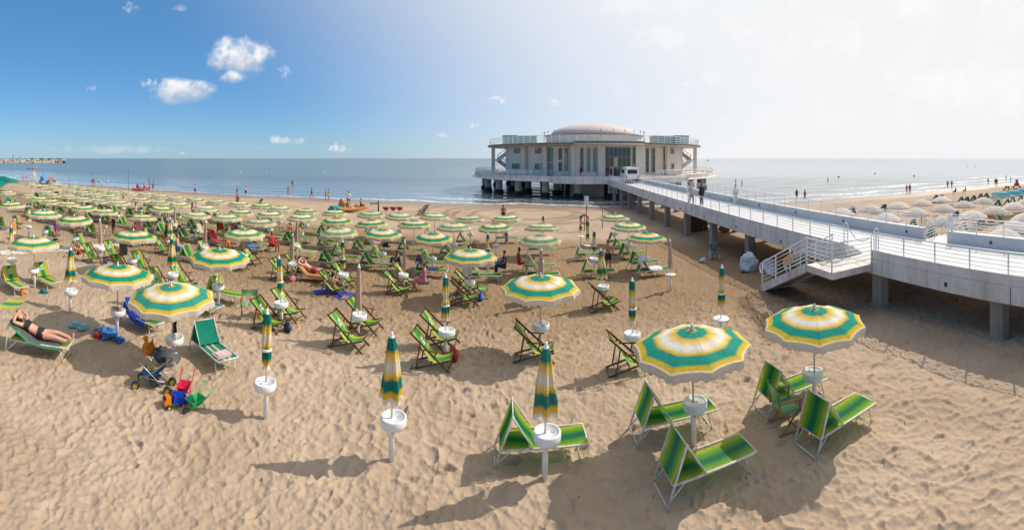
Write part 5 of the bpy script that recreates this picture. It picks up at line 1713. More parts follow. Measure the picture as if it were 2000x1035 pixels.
for i, (x, z) in enumerate([(-.84, .70), (-.78, .835), (-.5, .64), (-.2, .44), (-.05, .405), (.2, .39), (.5, .392), (.6, .385)]):
    G.append([(x, -.37 + .74 * j / 8, z - (.07 if j in (0, 8) else 0) + .012 * math.sin(i * 2 + j)) for j in range(9)]); U_.append([(j / 8, i / 7) for j in range(9)])
tw.grid(G, 0, U_)
o = tw.build('towel', M_TOWEL, None, (LX, LY, .015), LA); o.scale = (1.08,) * 3; tag(o, 'multicoloured towel spread under the sunbathing woman', 'towel')

# ================================================================== PROPS
def lumpy(c, r, seed, jit=.5, n=14, sub=None):
    mb = MB(); mb.ball(c, r, n, 0, jit); return mb


def thing(name, label, cat, loc=(0, 0, 0), rz=0.0, group=None):
    r = empty(name, loc, rz); tag(r, label, cat, group); return r


def drape(pts, hw, mtl, n=10, wav=.02, hang=.10):
    """cloth following a line of (x, z), hanging a little over both edges"""
    G, U_ = [], []
    for i, (x, z) in enumerate(pts):
        row, ru = [], []
        for j in range(n + 1):
            u = j / n
            e = max(0, abs(u - .5) * 2 - .82) / .18
            row.append((x + wav * math.sin(3.1 * j + i), -hw + 2 * hw * u, z - hang * e ** 1.5 + wav * math.sin(2.3 * i + 1.7 * j))); ru.append((u, i / (len(pts) - 1)))
        G.append(row); U_.append(ru)
    return MB().grid(G, 0, U_).mesh('towel', mtl)


BACKSEAT = [(-.67, .62), (-.59, .90), (-.55, .975), (-.49, .90), (-.38, .70), (-.25, .50), (-.12, .42), (.15, .40), (.32, .40), (.46, .395)]
M_BLUET = mat('blue_towelling', (.012, .045, .36), .9, var=.25, scale=12, bump=.4, bscale=60)
# lounger under a blue towel, teal striped lounger with a folded pink towel
inst('sun_lounger', LOUNGER_LOW, (-10.55, 9.15, .01), R(-3), 1.0, 'green lounger almost hidden under a blue towel', 'sun lounger')
o = obj('towel', drape([(-.78, .42), (-.70, .66), (-.63, .84), (-.56, .80), (-.40, .64), (-.25, .50), (-.1, .43), (.1, .405), (.3, .40), (.45, .40)], .37, M_BLUET, hang=.22), None, (-10.55, 9.15, .02), R(-3)); tag(o, 'bright blue towel draped over a lounger', 'towel')
inst('sun_lounger', LOUNGER_T, (-7.45, 8.95, .01), R(-22), 1.0, 'teal and cream striped lounger in front of the black-wrapped pole', 'sun lounger')
M_PINKT = uvmat('pink_floral_towel', [(0, (.72, .52, .50)), (.3, (.66, .30, .34)), (.5, (.74, .62, .58)), (.8, (.62, .36, .40)), (1, (.74, .6, .56))], trans=.05)
tb = MB(); tb.box((0, 0, .02), (.30, .44, .05)); tb.box((.01, .02, .055), (.26, .38, .03))
o = tb.build('towel', M_PINKT, None, (-6.98, 8.72, .385), R(-18)); tag(o, 'folded pink towel on the foot of the teal striped lounger', 'towel')
# black cover hanging round the pole of the near striped parasol
hc = MB()
G = []
for i in range(9):
    z = .92 + .85 * i / 8
    G.append([((.062 + .02 * math.sin(4 * a + i)) * math.cos(a), (.062 + .02 * math.sin(4 * a + i)) * math.sin(a), z) for a in [2 * math.pi * k / 16 for k in range(17)]])
hc.grid(G)
o = hc.build('hanging_towel', mat('black_towelling', (.02, .018, .02), .95, var=.3, scale=25), None, (-8.0, 8.0, 0)); tag(o, 'black cloth wrapped round the pole of a striped parasol', 'towel')
# folding wooden chairs
inst('folding_chair', DIRECTOR, (5.22, 7.08, 0.01), R(-12), 1.0, 'wooden director chair with green canvas between the loungers', 'chair')
inst('folding_chair', DIRECTOR, (-8.55, 12.2, 0.01), R(-60), 1.0, 'wooden director chair with green canvas beside the deck chairs', 'chair')
inst('folding_chair', DIRECTOR, on_sand(-1.15, 16.9, 0.01), R(10), .9, 'small wooden chair behind the parasol of the third row', 'chair')

# --- stroller, toys
st = thing('stroller', 'folding stroller with blue seat, yellow straps and dark hood on the sand', 'stroller', (-7.6, 6.95, .0), R(-150))
M_ALU = mat('grey_tube', (.50, .50, .50), .35, .7)
fr = MB()
for s in (-1, 1):
    fr.tube([(.42, s * .22, .10), (-.38, s * .22, .78), (-.50, s * .22, .98), (-.60, s * .20, 1.0)], .013, 7)
    fr.tube([(-.35, s * .22, .10), (.18, s * .22, .55), (.32, s * .22, .66)], .012, 7)
    fr.tube([(-.30, s * .22, .28), (.30, s * .22, .34)], .010, 6)
fr.tube([(.30, -.22, .34), (-.30, .22, .28)], .010, 6); fr.tube([(.30, .22, .34), (-.30, -.22, .28)], .010, 6)
fr.build('frame', M_ALU, st)
M_YW = mat('yellow_plastic', (.62, .46, .03), .4); M_BLS = mat('blue_nylon', (.03, .17, .36), .7); M_GRYS = mat('charcoal_nylon', (.075, .07, .075), .8, var=.2); M_ORGT = mat('orange_towelling', (.58, .20, .02), .9, var=.25, scale=12)
wh = MB().tube([(.075 * math.cos(a), 0, .075 * math.sin(a)) for a in [2 * math.pi * k / 14 for k in range(14)]], .022, 7, closed=True).mesh('wheel', M_DARK)
hb_ = MB().tube([(0, -.03, 0), (0, .03, 0)], .055, 10).mesh('hub', M_YW)
for x in (.42, -.37):
    for s in (-1, 1):
        for k in (-.035, .035):
            w_ = obj('wheel', wh, st, (x, s * .22 + k, .095)); obj('hub', hb_, w_)
G, U_ = panel((-.30, .62), (.02, .36), .19, .05); g2, _ = panel((.02, .36), (.30, .42), .19, .03)
MB().grid(G).build('seat_back', M_BLS, st); MB().grid(g2).build('seat', M_BLS, st)
hd_ = MB()
G = []
for i in range(7):
    a = R(15 + 150 * i / 6)
    G.append([(-.34 + .30 * math.cos(a) * (1 - .2 * abs(j / 6 - .5)), -.21 + .42 * j / 6, .66 + .30 * math.sin(a) * (1 - .25 * (2 * (j / 6 - .5)) ** 2)) for j in range(7)])
hd_.grid(G); hd_.build('hood', M_GRYS, st)
bs = MB(); bs.ball((-.05, 0, .20), (.22, .17, .10), 12, 0, .5); bs.build('basket', M_GRYS, st)
for s in (-1, 1): MB().tube([(-.2, s * .07, .60), (-.06, s * .08, .50), (.10, s * .06, .44), (.2, s * .02, .47)], .017, 6).build('strap', M_YW, st)
o = MB().ball((0, 0, 0), (.24, .18, .22), 16, 0, .9).build('beach_bag', M_GRYS, None, (-7.7, 7.32, .62)); tag(o, 'grey hooded bag hung on the stroller handle beside the white tray', 'bag')
ot = MB(); G = []
for i in range(9):
    v = i / 8
    G.append([(-.16 + .34 * u + .05 * math.sin(7 * v + 4 * u), .10 * math.sin(9 * u + 3 * v) + .05 * v, .98 - .46 * v + .05 * math.sin(8 * u)) for u in [j / 10 for j in range(11)]])
ot.grid(G); o = ot.build('towel', M_ORGT, None, (-8.05, 7.12, 0), R(30)); tag(o, 'crumpled orange towel hanging on the stroller', 'towel')

tr = thing('toy_truck', 'toy tipper truck with blue bed, orange cab and green chassis', 'toy', (-6.72, 6.72, 0.01), R(-115))
M_TB = mat('blue_toy', (.01, .06, .55), .3); M_TO = mat('orange_toy', (.72, .20, .01), .3); M_TG = mat('green_toy', (.16, .45, .02), .3); M_TR = mat('red_toy', (.55, .01, .05), .3); M_TGR = mat('bright_green_toy', (.02, .36, .12), .3)
MB().box((0, 0, .085), (.46, .15, .035)).build('chassis', M_TG, tr)
bd = MB()
bd.prism([(-.24, -.12), (.08, -.12), (.08, .12), (-.24, .12)], .12, .135)
for (c_, d_) in (((-.08, -.125, .20), (.34, .015, .15)), ((-.08, .125, .20), (.34, .015, .15)), ((.09, 0, .22), (.015, .26, .19)), ((-.25, 0, .18), (.015, .26, .11))): bd.box(c_, d_)
for i in range(3):
    for s in (-1, 1): bd.box((-.18 + .11 * i, s * .136, .20), (.02, .012, .14))
bed = bd.build('tipper_bed', M_TB, tr); bed.rotation_euler = (0, R(-14), 0); bed.location = (0, 0, .0)
cb = MB().add([(.10, -.10, .10), (.25, -.10, .10), (.25, -.10, .19), (.20, -.095, .27), (.10, -.095, .27), (.10, .10, .10), (.25, .10, .10), (.25, .10, .19), (.20, .095, .27), (.10, .095, .27)],
              [(4, 3, 2, 1, 0), (5, 6, 7, 8, 9), (0, 1, 6, 5), (1, 2, 7, 6), (2, 3, 8, 7), (3, 4, 9, 8), (4, 0, 5, 9)])
cab = cb.build('cab', M_TO, tr); MB().box((.228, 0, .225), (.012, .15, .06), 0, Matrix.Rotation(R(-30), 3, 'Y')).build('windscreen', M_DARK, cab)
tw_ = MB().tube([(0, -.028, 0), (0, .028, 0)], .062, 12).mesh('wheel', M_DARK); th_ = MB().tube([(0, -.031, 0), (0, .031, 0)], .028, 8).mesh('hub', M_YW)
for x in (.16, -.16):
    for s in (-1, 1):
        w_ = obj('wheel', tw_, tr, (x, s * .11, .062)); obj('hub', th_, w_)


def barrow(label, m_, loc, rz):
    b = thing('toy_wheelbarrow', label, 'toy', loc, rz)
    t_ = MB()
    bot = [(-.10, -.08), (.12, -.08), (.12, .08), (-.10, .08)]; top_ = [(-.17, -.15), (.22, -.14), (.22, .14), (-.17, .15)]
    vs = [(x, y, .14) for x, y in bot] + [(x, y, .29) for x, y in top_] + [(x * .94, y * .94, .285) for x, y in top_] + [(x * .94, y * .94, .15) for x, y in bot]
    t_.add(vs, [(0, 3, 2, 1)] + [(i, (i + 1) % 4, 4 + (i + 1) % 4, 4 + i) for i in range(4)] + [(4 + i, 4 + (i + 1) % 4, 8 + (i + 1) % 4, 8 + i) for i in range(4)] + [(8 + i, 8 + (i + 1) % 4, 12 + (i + 1) % 4, 12 + i) for i in range(4)] + [(12, 13, 14, 15)])
    t_.build('tub', m_, b)
    for s in (-1, 1):
        MB().tube([(.24, s * .04, .09), (.0, s * .11, .17), (-.22, s * .15, .30), (-.44, s * .15, .46)], .014, 7).build('handle', m_, b)
        MB().tube([(-.12, s * .11, .18), (-.16, s * .12, .0)], .012, 6).build('leg', m_, b)
    MB().tube([(.27, -.03, .075), (.27, .03, .075)], .075, 14).build('wheel', M_DARK, b)


barrow('green toy wheelbarrow on the sand', M_TGR, (-6.28, 6.95, .005), R(-100))
barrow('red toy wheelbarrow behind the toy truck', M_TR, (-6.85, 7.18, .005), R(-60))
# heap by the second pole, slippers, clogs
hp = thing('beach_bag', 'heap of blue, yellow and red beach clothes at the foot of a parasol', 'bag', (-10.75, 7.75, 0))
for nm, c_, r_, m_ in (('blue_cloth', (.08, 0, .13), (.30, .24, .17), BLU), ('red_cloth', (-.02, -.22, .08), (.15, .12, .10), RED), ('yellow_cloth', (-.08, -.10, .14), (.13, .12, .09), mat('yellow_cloth', (.60, .38, .05), .9)), ('green_cloth', (-.22, .02, .09), (.16, .16, .10), GRNC)):
    MB().ball(c_, r_, 16, 0, 1.1).build(nm, m_, hp)
o = MB().ball((0, 0, .03), (.20, .13, .07), 14, 0, 1.0).build('cloth_bundle', BLU, None, (-10.25, 7.95, 0)); tag(o, 'small blue bundle lying against the white pole base', 'towel')
CLOG = mat('pale_blue_rubber', (.22, .42, .44), .5)
for i, dx_ in enumerate((0, .34)):
    sl_ = MB(); sl_.prism([(-.13, -.08), (.10, -.10), (.16, -.04), (.16, .05), (.10, .10), (-.13, .08)], 0.015, .07)
    sl_.box((.04, 0, .09), (.16, .17, .05))
    o = sl_.build('clog', CLOG, None, (-11.95 + dx_, 7.35 + .12 * i, .01), R(70 + 20 * i)); o.scale = (1.3, 1.3, 1.3); tag(o, 'pale blue clog lying in the shade' + (', nearer the clothes heap' if i else ', farther from the clothes heap'), 'shoe')
# cup and snack on the tray of the second parasol
cp = MB().lathe([(0, 0), (.03, 0), (.038, .10), (.034, .10), (.028, .01)], 12); o = cp.build('cup', M_TR, None, (-10.45, 8.0, .825)); tag(o, 'red cup standing on a white parasol tray', 'cup')
o = MB().ball((0, 0, .05), (.09, .07, .05), 12, 0, .8).build('snack_bag', mat('tan_paper', (.55, .36, .2), .8), None, (-10.62, 8.02, .825)); tag(o, 'tan paper bag on a white parasol tray', 'bag')
o = MB().ball((0, 0, .12), (.17, .13, .14), 14, 0, .7).build('beach_bag', ORG, None, (-15.65, 7.25, 0)); tag(o, 'orange bag under the foot of a lime lounger', 'bag')
o = MB().ball((0, 0, .10), (.18, .12, .13), 14, 0, .9).build('beach_bag', cloth('teal2', (.02, .18, .25)), None, (-15.35, 8.05, 0)); tag(o, 'teal and white bag between the two lime loungers', 'bag')

# --- sunbather on an orange towel, blue towel under the crouching person
inst('sun_lounger', LOUNGER_LOW, on_sand(-8.6, 17.2, 0), R(4), 1.0, 'low lounger with an orange towel and a sunbather', 'sun lounger')
o = obj('towel', drape([(-.66, .76), (-.60, .86), (-.40, .64), (-.2, .46), (0, .41), (.3, .40), (.6, .40), (.75, .395)], .34, ORG, hang=.2), None, on_sand(-8.6, 17.2, .01), R(4)); tag(o, 'orange towel under a sunbather in the third row', 'towel')
b2 = bw.copy(); b2.name = 'body'; b2.materials.clear(); b2.materials.append(SKIN[1])
p2 = obj('person', b2, None, on_sand(-8.55, 17.2, .03), R(4)); tag(p2, 'sunbather lying on the orange towel', 'person')
obj('hair', shell(bw, lambda x, y, z: (Vector((x, y, z)) - Vector((-.67, 0, .85))).length < .19 and (x < -.69 or z < .84) and abs(y) < .14, .014, 'hair', HAIR['dark']), p2)
obj('trunks', shell(bw, lambda x, y, z: -.08 < x < .2 and abs(y) < .22, .012, 'trunks', RED), p2)
G = [[(-.55 + 1.1 * u, -.9 + 1.8 * v, .025 + .02 * math.sin(9 * u + 5 * v)) for u in [j / 8 for j in range(9)]] for v in [i / 10 for i in range(11)]]
o = MB().grid(G).build('towel', M_BLUET, None, on_sand(-7.0, 15.95, 0), R(75)); tag(o, 'bright blue towel on the sand under a crouching person', 'towel')
# --- towels over loungers and bags about the rows
CLUT = [(-15.6, 18.95, RED, 'red towel over the lounger landward of the tenth parasol, fourth row'), (-0.9, 19.5, NAVY, 'navy towel on a lounger behind the dark-dressed woman'), (-19.3, 15.65, PINK, 'pink towel over a third-row lounger'),
        (-13.0, 18.65, BLU, 'blue towel over a fourth-row lounger'), (-25.3, 15.55, ORG, 'orange towel over a far third-row lounger'), (-22.6, 22.2, WHTC, 'white towel over a fifth-row lounger'), (-3.5, 17.85, NAVY, 'navy towel over the lowered lounger'),
        (-27.9, 19.3, PUR, 'purple towel over a far fourth-row lounger'), (-24.5, 13.45, PUR, 'purple towel over a second-row lounger by the walkway'), (-7.4, 22.4, PINK, 'pink towel over a fifth-row lounger'), (5.9, 17.35, WHTC, 'white towel over the lounger closest to the pier'),
        (-17.8, 20.25, STRP, 'beige towel over a fourth-row lounger'), (-30.2, 13.65, RED, 'red towel over a far second-row lounger')]
for (x, y, m_, lab) in CLUT:
    x, y = top_at(x, y + .95, 2.25 if y < 15 else 2.08); y -= .95
    o = obj('towel', drape(BACKSEAT, .29, m_, hang=.08, wav=.012), None, (x, y, gz(x, y) + .03)); tag(o, lab, 'towel', 'towels over loungers')
random.seed(21)
for i, (ri, ci) in enumerate([(1, 3), (1, 5), (2, 3), (2, 6), (2, 10), (3, 0), (3, 4), (3, 6), (3, 9), (3, 12), (4, 4), (4, 8), (4, 11), (5, 4), (5, 8), (1, 9), (2, 1), (2, 12)]):
    x, y = ROWS[ri][ci][:2]
    cn, m_ = [('red', RED), ('navy', NAVY), ('blue', BLU), ('pink', PINK), ('black', BLK), ('white', WHTC), ('orange', ORG)][i % 7]
    bg_ = thing('beach_bag', f'{cn} beach bag beside the {ORD[ci + 1]} parasol, {ROWN[ri]}', 'bag', (x + random.uniform(.2, .5), y + random.uniform(-.35, .25), gz(x, y)), random.uniform(0, 3))
    MB().ball((0, 0, .14), (.20, .11, .16), 12, 0, .35).build('pouch', m_, bg_)
    MB().tube([(-.1, 0, .26), (-.07, 0, .38), (.07, 0, .38), (.1, 0, .26)], .012, 6).build('handle', m_, bg_)

# --- posts and signs between the rows and the sea
x, y = gp(5.7, 32.6)
sp = thing('sign_post', 'white notice on a tall dark post before the round building', 'sign', (x, y, gz(x, y)))
MB().tube([(0, 0, -.3), (0, 0, 2.75)], .035, 8).build('post', M_DARK, sp); MB().box((0, -.05, 2.45), (.36, .03, .75)).build('notice', M_PAINT, sp)
x, y = gp(5.45, 32.0)
lb = thing('lifebuoy_stand', 'red lifebuoy hanging on a low post beside the notice', 'lifebuoy', (x, y, gz(x, y)))
MB().tube([(0, 0.04, -.2), (0, 0.04, 1.35)], .03, 8).build('post', M_DARK, lb)
MB().tube([(.30 * math.cos(a), -.04, .98 + .38 * math.sin(a)) for a in [2 * math.pi * k / 20 for k in range(20)]], .075, 8, closed=True).build('ring', mat('red_rubber', (.5, .05, .035), .5), lb)
for (x, y, h_, lab) in ((*gp(7.0, 32.8), 1.9, 'dark pole standing in the shade line of the pier'), (-57.0, 46.0, 4.2, 'tall thin pole at the water near the red pedal boat'), (-56.5, 38.5, 3.0, 'tall thin pole among the farthest parasols')):
    o = MB().tube([(0, 0, -.3), (0, 0, h_)], [.035, .025], 8).build('pole', M_DARK, None, (x, y, gz(x, y))); tag(o, lab, 'pole')
BIN = [('post', MB().tube([(0, 0, -.1), (0, 0, .55)], .04, 8).mesh('post', M_WHITE)), ('bowl', MB().lathe([(0, .45), (.16, .5), (.30, .66), (.33, .80), (.30, .80), (.2, .74), (0, .72)], 14).mesh('bowl', mat('dark_red_paint', (.25, .02, .025), .5)))]
for i, px in enumerate((754, 768, 781)):
    x, y, z = at(px, 420.5)
    inst('litter_bin', BIN, (x, y, z), 0, 1.1, f'dark red bowl on a white stand, {["first", "second", "third"][i]} of three beside the orange boat', 'bin', 'three dark red bowls on stands')
x, y, z = at(739, 419)
tp = thing('shower_post', 'dark post with a side arm beside the red bowls', 'post', (x, y, z)); MB().tube([(0, 0, -.2), (0, 0, 1.5)], .08, 8).build('post', M_DARK, tp); MB().bar((.05, 0, 1.2), (-.95, 0, 1.15), .1, .1).build('arm', M_DARK, tp)
M_GRYC = uvmat('grey_canvas', [(0, (.16, .2, .2)), (1, (.2, .24, .24))])
DECKG = deck_chair_parts(M_GRYC, M_DARK, False)
x, y, z = at(826, 420); inst('deck_chair', DECKG, (x, y, z), R(150), 1.15, 'lone dark folding chair on the open sand facing the sea', 'deck chair')
DECKT = deck_chair_parts(M_TEALPL, M_TUBE, False)
x, y, z = at(506, 403); inst('deck_chair', DECKT, (x, y, z), R(170), 1.1, 'lone pale teal beach chair behind the last parasols', 'deck chair')


def pedal_boat(name, label, m_hull, loc, rz, sc=1.0, slide=None):
    b = empty(name, loc, rz, sc); tag(b, label, 'boat')
    for s in (-1, 1):
        h = MB(); P_ = []
        for i in range(13):
            f_ = i / 12; x = -1.7 + 3.4 * f_
            w = .24 * (math.sin(math.pi * min(1, f_ * .92 + .12)) ** .5); zb = .10 + .42 * (f_ ** 4) + .06 * (1 - f_) ** 3
            P_.append([(x, s * .62 + w * math.cos(a), .30 + zb * .5 + (.20 * math.sin(a)) * (1 - .35 * f_ ** 3)) for a in [2 * math.pi * k / 10 for k in range(11)]])
        h.grid(P_); h.build('hull', m_hull, b)
    MB().box((-.2, 0, .52), (1.7, 1.2, .06)).build('deck', M_WHITE, b)
    for s in (-1, 1):
        se = MB(); se.box((-.35, s * .30, .63), (.5, .46, .12)); se.box((-.62, s * .30, .86), (.1, .46, .5)); se.build('seat', m_hull, b)
    MB().box((.55, 0, .72), (.35, .9, .34)).build('console', m_hull, b)
    if slide:
        MB().bar((-.2, 0, 1.75), (1.7, 0, .55), .55, .07).build('slide', slide, b)
        for s in (-1, 1): MB().tube([(-.9, s * .25, .5), (-.25, s * .25, 1.75)], .03, 6).build('ladder_rail', M_TUBE, b)
    return b


M_ORB = mat('orange_paint', (.50, .22, .04), .35); M_REDB = mat('red_paint', (.42, .03, .05), .35); M_BLB = mat('blue_paint', (.10, .26, .50), .35)
x, y, z = at(688, 414); ob_ = pedal_boat('rescue_boat', 'orange catamaran rescue boat pulled up on the sand', M_ORB, (x, y, z), R(38), .95)
person((x - .5, y + .1, z + .62), .4, 'stand', 0, 0, 'dark', [('shirt', WHTC), ('trunks', BLU)], 'man in a white shirt and blue shorts standing in the orange boat', 1.0)
person((x + .7, y + .9, z + .25), -1.0, 'sit', 0, 0, 'dark', [('trunks', NAVY)], 'dark-haired person sitting in the orange boat', 1.0)
bk = MB().box((0, 0, .6), (.5, .3, 1.2)); o = MB().ball((0, 0, .75), (.42, .22, .75), 14, 0, .3).build('float', M_ORB, None, (x - 1.3, y + .1, z)); tag(o, 'tall orange float leaning by the rescue boat', 'float')
o = MB().ball((0, 0, .32), (.95, .5, .36), 16, 0, .5).build('boat_cover', mat('teal_tarpaulin', (.03, .28, .26), .6), None, (x - 1.7, y - .7, z)); tag(o, 'teal cover heaped on the sand beside the rescue boat', 'cover')
x, y, z = at(276, 373); pedal_boat('pedal_boat', 'red pedal boat on the wet sand with bathers round it', M_REDB, (x, y, z), R(60), 1.0)
x, y, z = at(1986, 368); pedal_boat('pedal_boat', 'red pedal boat on the beach beyond the blue parasols', M_REDB, (x, y, z), R(20), 1.0, M_REDB)
x, y, z = at(86, 359); pedal_boat('pedal_boat', 'blue pedal boat with a slide near the lifeguard tower', M_BLB, (x, y, z), R(-20), 1.5, M_BLB)
x, y, z = at(100, 358); pedal_boat('pedal_boat', 'orange pedal boat beside the blue one', M_ORB, (x, y, z), R(-20), 1.3)
x, y, z = at(1968, 372); pedal_boat('pedal_boat', 'low orange pedal boat before the red one', M_ORB, (x, y, z), R(10), .8)

# lifeguard tower
x, y, z = at(64, 360)
lt = thing('lifeguard_tower', 'white lifeguard tower with a red sunshade far along the beach', 'tower', (x, y, z), R(25))
for sx_ in (-1, 1):
    for sy_ in (-1, 1):
        MB().tube([(sx_ * .95, sy_ * .8, -.2), (sx_ * .5, sy_ * .5, 2.1), (sx_ * .5, sy_ * .5, 3.6)], .06, 6).build('leg', M_TUBE, lt)
for h_ in (.7, 1.4, 2.1):
    f_ = h_ / 2.1; a_, b_ = .95 - .45 * f_, .8 - .3 * f_
    MB().tube([(-a_, -b_, h_), (a_, -b_, h_), (a_, b_, h_), (-a_, b_, h_)], .04, 6, closed=True).build('brace', M_TUBE, lt)
MB().box((0, 0, 2.15), (1.3, 1.2, .08)).build('platform', M_WHITE, lt); MB().box((0, .35, 2.7), (.9, .08, .7)).box((0, .1, 2.45), (.9, .6, .08)).build('seat', M_WHITE, lt)
MB().box((-.3, 0, 3.65), (2.2, 1.6, .14)).build('sunshade', mat('red_canvas', (.45, .06, .09), .7), lt)
for s in (-.3, .3): MB().tube([(1.9, s, -.1), (.6, s, 2.2)], .04, 6).build('ladder_rail', M_TUBE, lt)
MB().tube([(.6, .5, 2.1), (.6, .5, 4.6)], .03, 6).build('flag_pole', M_TUBE, lt)

# plain green parasols beyond the rows
GC, GV = canopy_meshes(1.35, 2.35, .62, M_TEALC, M_TEALC, .12, 'green_')
GREENP = [('canopy', GC, [('valance', GV)]), ('pole', POLE)]
for i, (x, y) in enumerate([(-70, 28.5), (-57.6, 22.8), (-61, 26.3), (-64.5, 27.0), (-53.8, 20.8), (-75, 29)]):
    x, y = top_at(x, y, 2.3)
    inst('beach_parasol', GREENP, (x, y, gz(x, y)), i, 1.05, f'plain green parasol beyond the striped rows, {ORD[i + 1]} of the group', 'parasol', 'plain green parasols of the next beach club')
for i, (x, y) in enumerate([(-52, 20.2), (-55, 22), (-57.5, 24), (-50, 19.5), (-48, 20.5), (-59, 22), (-46.5, 19.6), (-44, 19.4)]):
    x, y = gp(x, y)
    inst('sun_lounger', LOUNGER_T, (x, y, gz(x, y)), random.uniform(-.3, .3), 1.0, f'teal lounger under the plain green parasols, {ORD[i + 1]} along', 'sun lounger', 'teal loungers of the next beach club')

# --- the beach club beyond the pier
TC, TV = canopy_meshes(1.0, 2.25, .46, M_TAN, M_TAN, .10, 'tan_')
BC, BV = canopy_meshes(1.15, 2.3, .5, M_BLUEC, M_BLUEC, .10, 'blue_')
TANP = [('canopy', TC, [('valance', TV)]), ('pole', POLE)]; BLUEP = [('canopy', BC, [('valance', BV)]), ('pole', POLE)]
tan = [(1644.5, 406), (1701, 400), (1732, 415.5), (1754.5, 394), (1801, 389), (1789, 405.5), (1840, 383), (1844, 399), (1883, 391.7), (1921, 385), (1900, 410.5), (1943, 401.7), (1980, 394.5), (1980, 431), (1840, 421), (2001, 389), (2004, 415), (1960, 446), (2030, 402), (2040, 440)]
tp_ = []
for (px, py) in tan:
    q = (px - 1000) / 840; d = 3.25 * 840 / (py - 309); tp_.append(top_at(d * math.sin(q), d * math.cos(q), 2.25))
tp_.sort(key=lambda p: (round(p[0] / 3), p[1]))
for i, (x, y) in enumerate(tp_):
    inst('beach_parasol', TANP, (x, y, gz(x, y)), i * .7, 1.0, f'straw-coloured open parasol beyond the pier, {ORD[i + 1]} counting outwards from it', 'parasol', 'straw-coloured parasols beyond the pier')
    o_ = inst('sun_lounger', LOUNGER_D if i % 3 else LOUNGER_T, (x + random.uniform(-.3, .3), y - .95, gz(x, y)), R(90) + random.uniform(-.2, .2), 1.0, f'dark green lounger under the {ORD[i + 1]} straw-coloured parasol', 'sun lounger', 'loungers under the straw-coloured parasols')
for i, (px, py) in enumerate([(1957, 376.7), (1980, 374), (1997, 370.5)]):
    q = (px - 1000) / 840; d = 3.25 * 840 / (py - 309); x, y = top_at(d * math.sin(q), d * math.cos(q), 2.3)
    inst('beach_parasol', BLUEP, (x, y, gz(x, y)), i, 1.1, f'blue-green parasol far beyond the pier, {ORD[i + 1]} from the straw-coloured ones', 'parasol', 'blue-green parasols far beyond the pier')
for i, (px, py) in enumerate([(1869, 391), (1881, 391), (1894, 388), (1908, 384), (1919, 383), (1932, 383), (1945, 381), (1940, 399), (1958, 398), (1969, 393), (1985, 391), (1821, 386), (1832, 386), (1655, 412), (1718, 406)]):
    x, y, _ = at(px, py, .2)
    inst('sun_lounger', LOUNGER_D, (x, y, gz(x, y)), R(92) + random.uniform(-.1, .1), 1.15, f'dark green lounger back turned to the camera, {ORD[i + 1]} beyond the straw parasols', 'sun lounger', 'dark green loungers near the sea beyond the pier')
for i, (px, py, m_, nm, lab) in enumerate([(1936, 432, ORG, 'beach_ball', 'orange inflatable under a straw-coloured parasol'), (1958, 438, STRP, 'wind_screen', 'tan cloth screen between straw-coloured parasols'), (1800, 437, STRP, 'wind_screen', 'tan cloth screen near the far stairs of the pier')]):
    x, y, _ = at(px, py)
    if nm == 'beach_ball': o = MB().ball((0, 0, .4), (.45, .35, .4), 14, 0, .2).build(nm, m_, None, (x, y, gz(x, y)))
    else: o = MB().box((0, 0, .45), (1.5, .06, .9)).box((0, .04, .45), (.05, .05, 1.0)).build(nm, m_, None, (x, y, gz(x, y)), R(35))
    tag(o, lab, 'screen' if nm != 'beach_ball' else 'toy')

# --- under the pier: wrapped heap, chair, crates
M_TARP = mat('white_tarpaulin', (.58, .59, .61), .5, var=.2, scale=4, bump=1.0, bscale=6)
for i, (x, y, r_, lab) in enumerate([(11.0, 17.9, (.46, .42, .50), 'large heap wrapped in white plastic behind the stairs'), (11.75, 17.2, (.42, .38, .36), 'smaller white wrapped heap against the stairs'), (11.4, 16.5, (.26, .3, .24), 'low white sack at the foot of the wrapped heaps')]):
    o = MB().ball((0, 0, r_[2] * .75), r_, 36, 0, .45).build('wrapped_heap', M_TARP, None, on_sand(x, y)); tag(o, lab, 'heap')
pc = thing('plastic_chair', 'white plastic chair under the pier with a man on it', 'chair', on_sand(10.6, 20.9), 2.8)
MB().box((0, .02, .43), (.46, .46, .04)).build('seat', M_WHITE, pc); MB().box((0, -.22, .68), (.46, .04, .46)).build('backrest', M_WHITE, pc)
for sx_ in (-1, 1):
    for sy_ in (-1, 1): MB().tube([(sx_ * .2, sy_ * .2, .43), (sx_ * .24, sy_ * .25, 0)], .022, 6).build('leg', M_WHITE, pc)
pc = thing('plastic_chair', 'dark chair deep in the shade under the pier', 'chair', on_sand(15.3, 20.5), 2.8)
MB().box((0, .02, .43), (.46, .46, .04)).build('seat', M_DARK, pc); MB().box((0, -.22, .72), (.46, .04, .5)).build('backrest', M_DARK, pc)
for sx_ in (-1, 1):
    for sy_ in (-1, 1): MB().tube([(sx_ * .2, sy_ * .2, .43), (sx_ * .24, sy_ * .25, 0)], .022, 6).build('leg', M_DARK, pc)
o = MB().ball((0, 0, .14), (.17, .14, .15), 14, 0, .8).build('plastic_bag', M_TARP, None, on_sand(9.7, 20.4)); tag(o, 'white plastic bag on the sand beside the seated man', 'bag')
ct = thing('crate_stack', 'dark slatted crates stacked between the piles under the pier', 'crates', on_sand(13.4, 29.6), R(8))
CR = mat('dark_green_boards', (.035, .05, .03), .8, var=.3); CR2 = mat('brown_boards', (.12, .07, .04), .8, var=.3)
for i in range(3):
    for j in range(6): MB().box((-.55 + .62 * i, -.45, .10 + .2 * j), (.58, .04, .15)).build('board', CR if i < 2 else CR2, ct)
    MB().box((-.55 + .62 * i, 0, .62), (.56, .82, 1.2)).build('crate', CR2, ct)
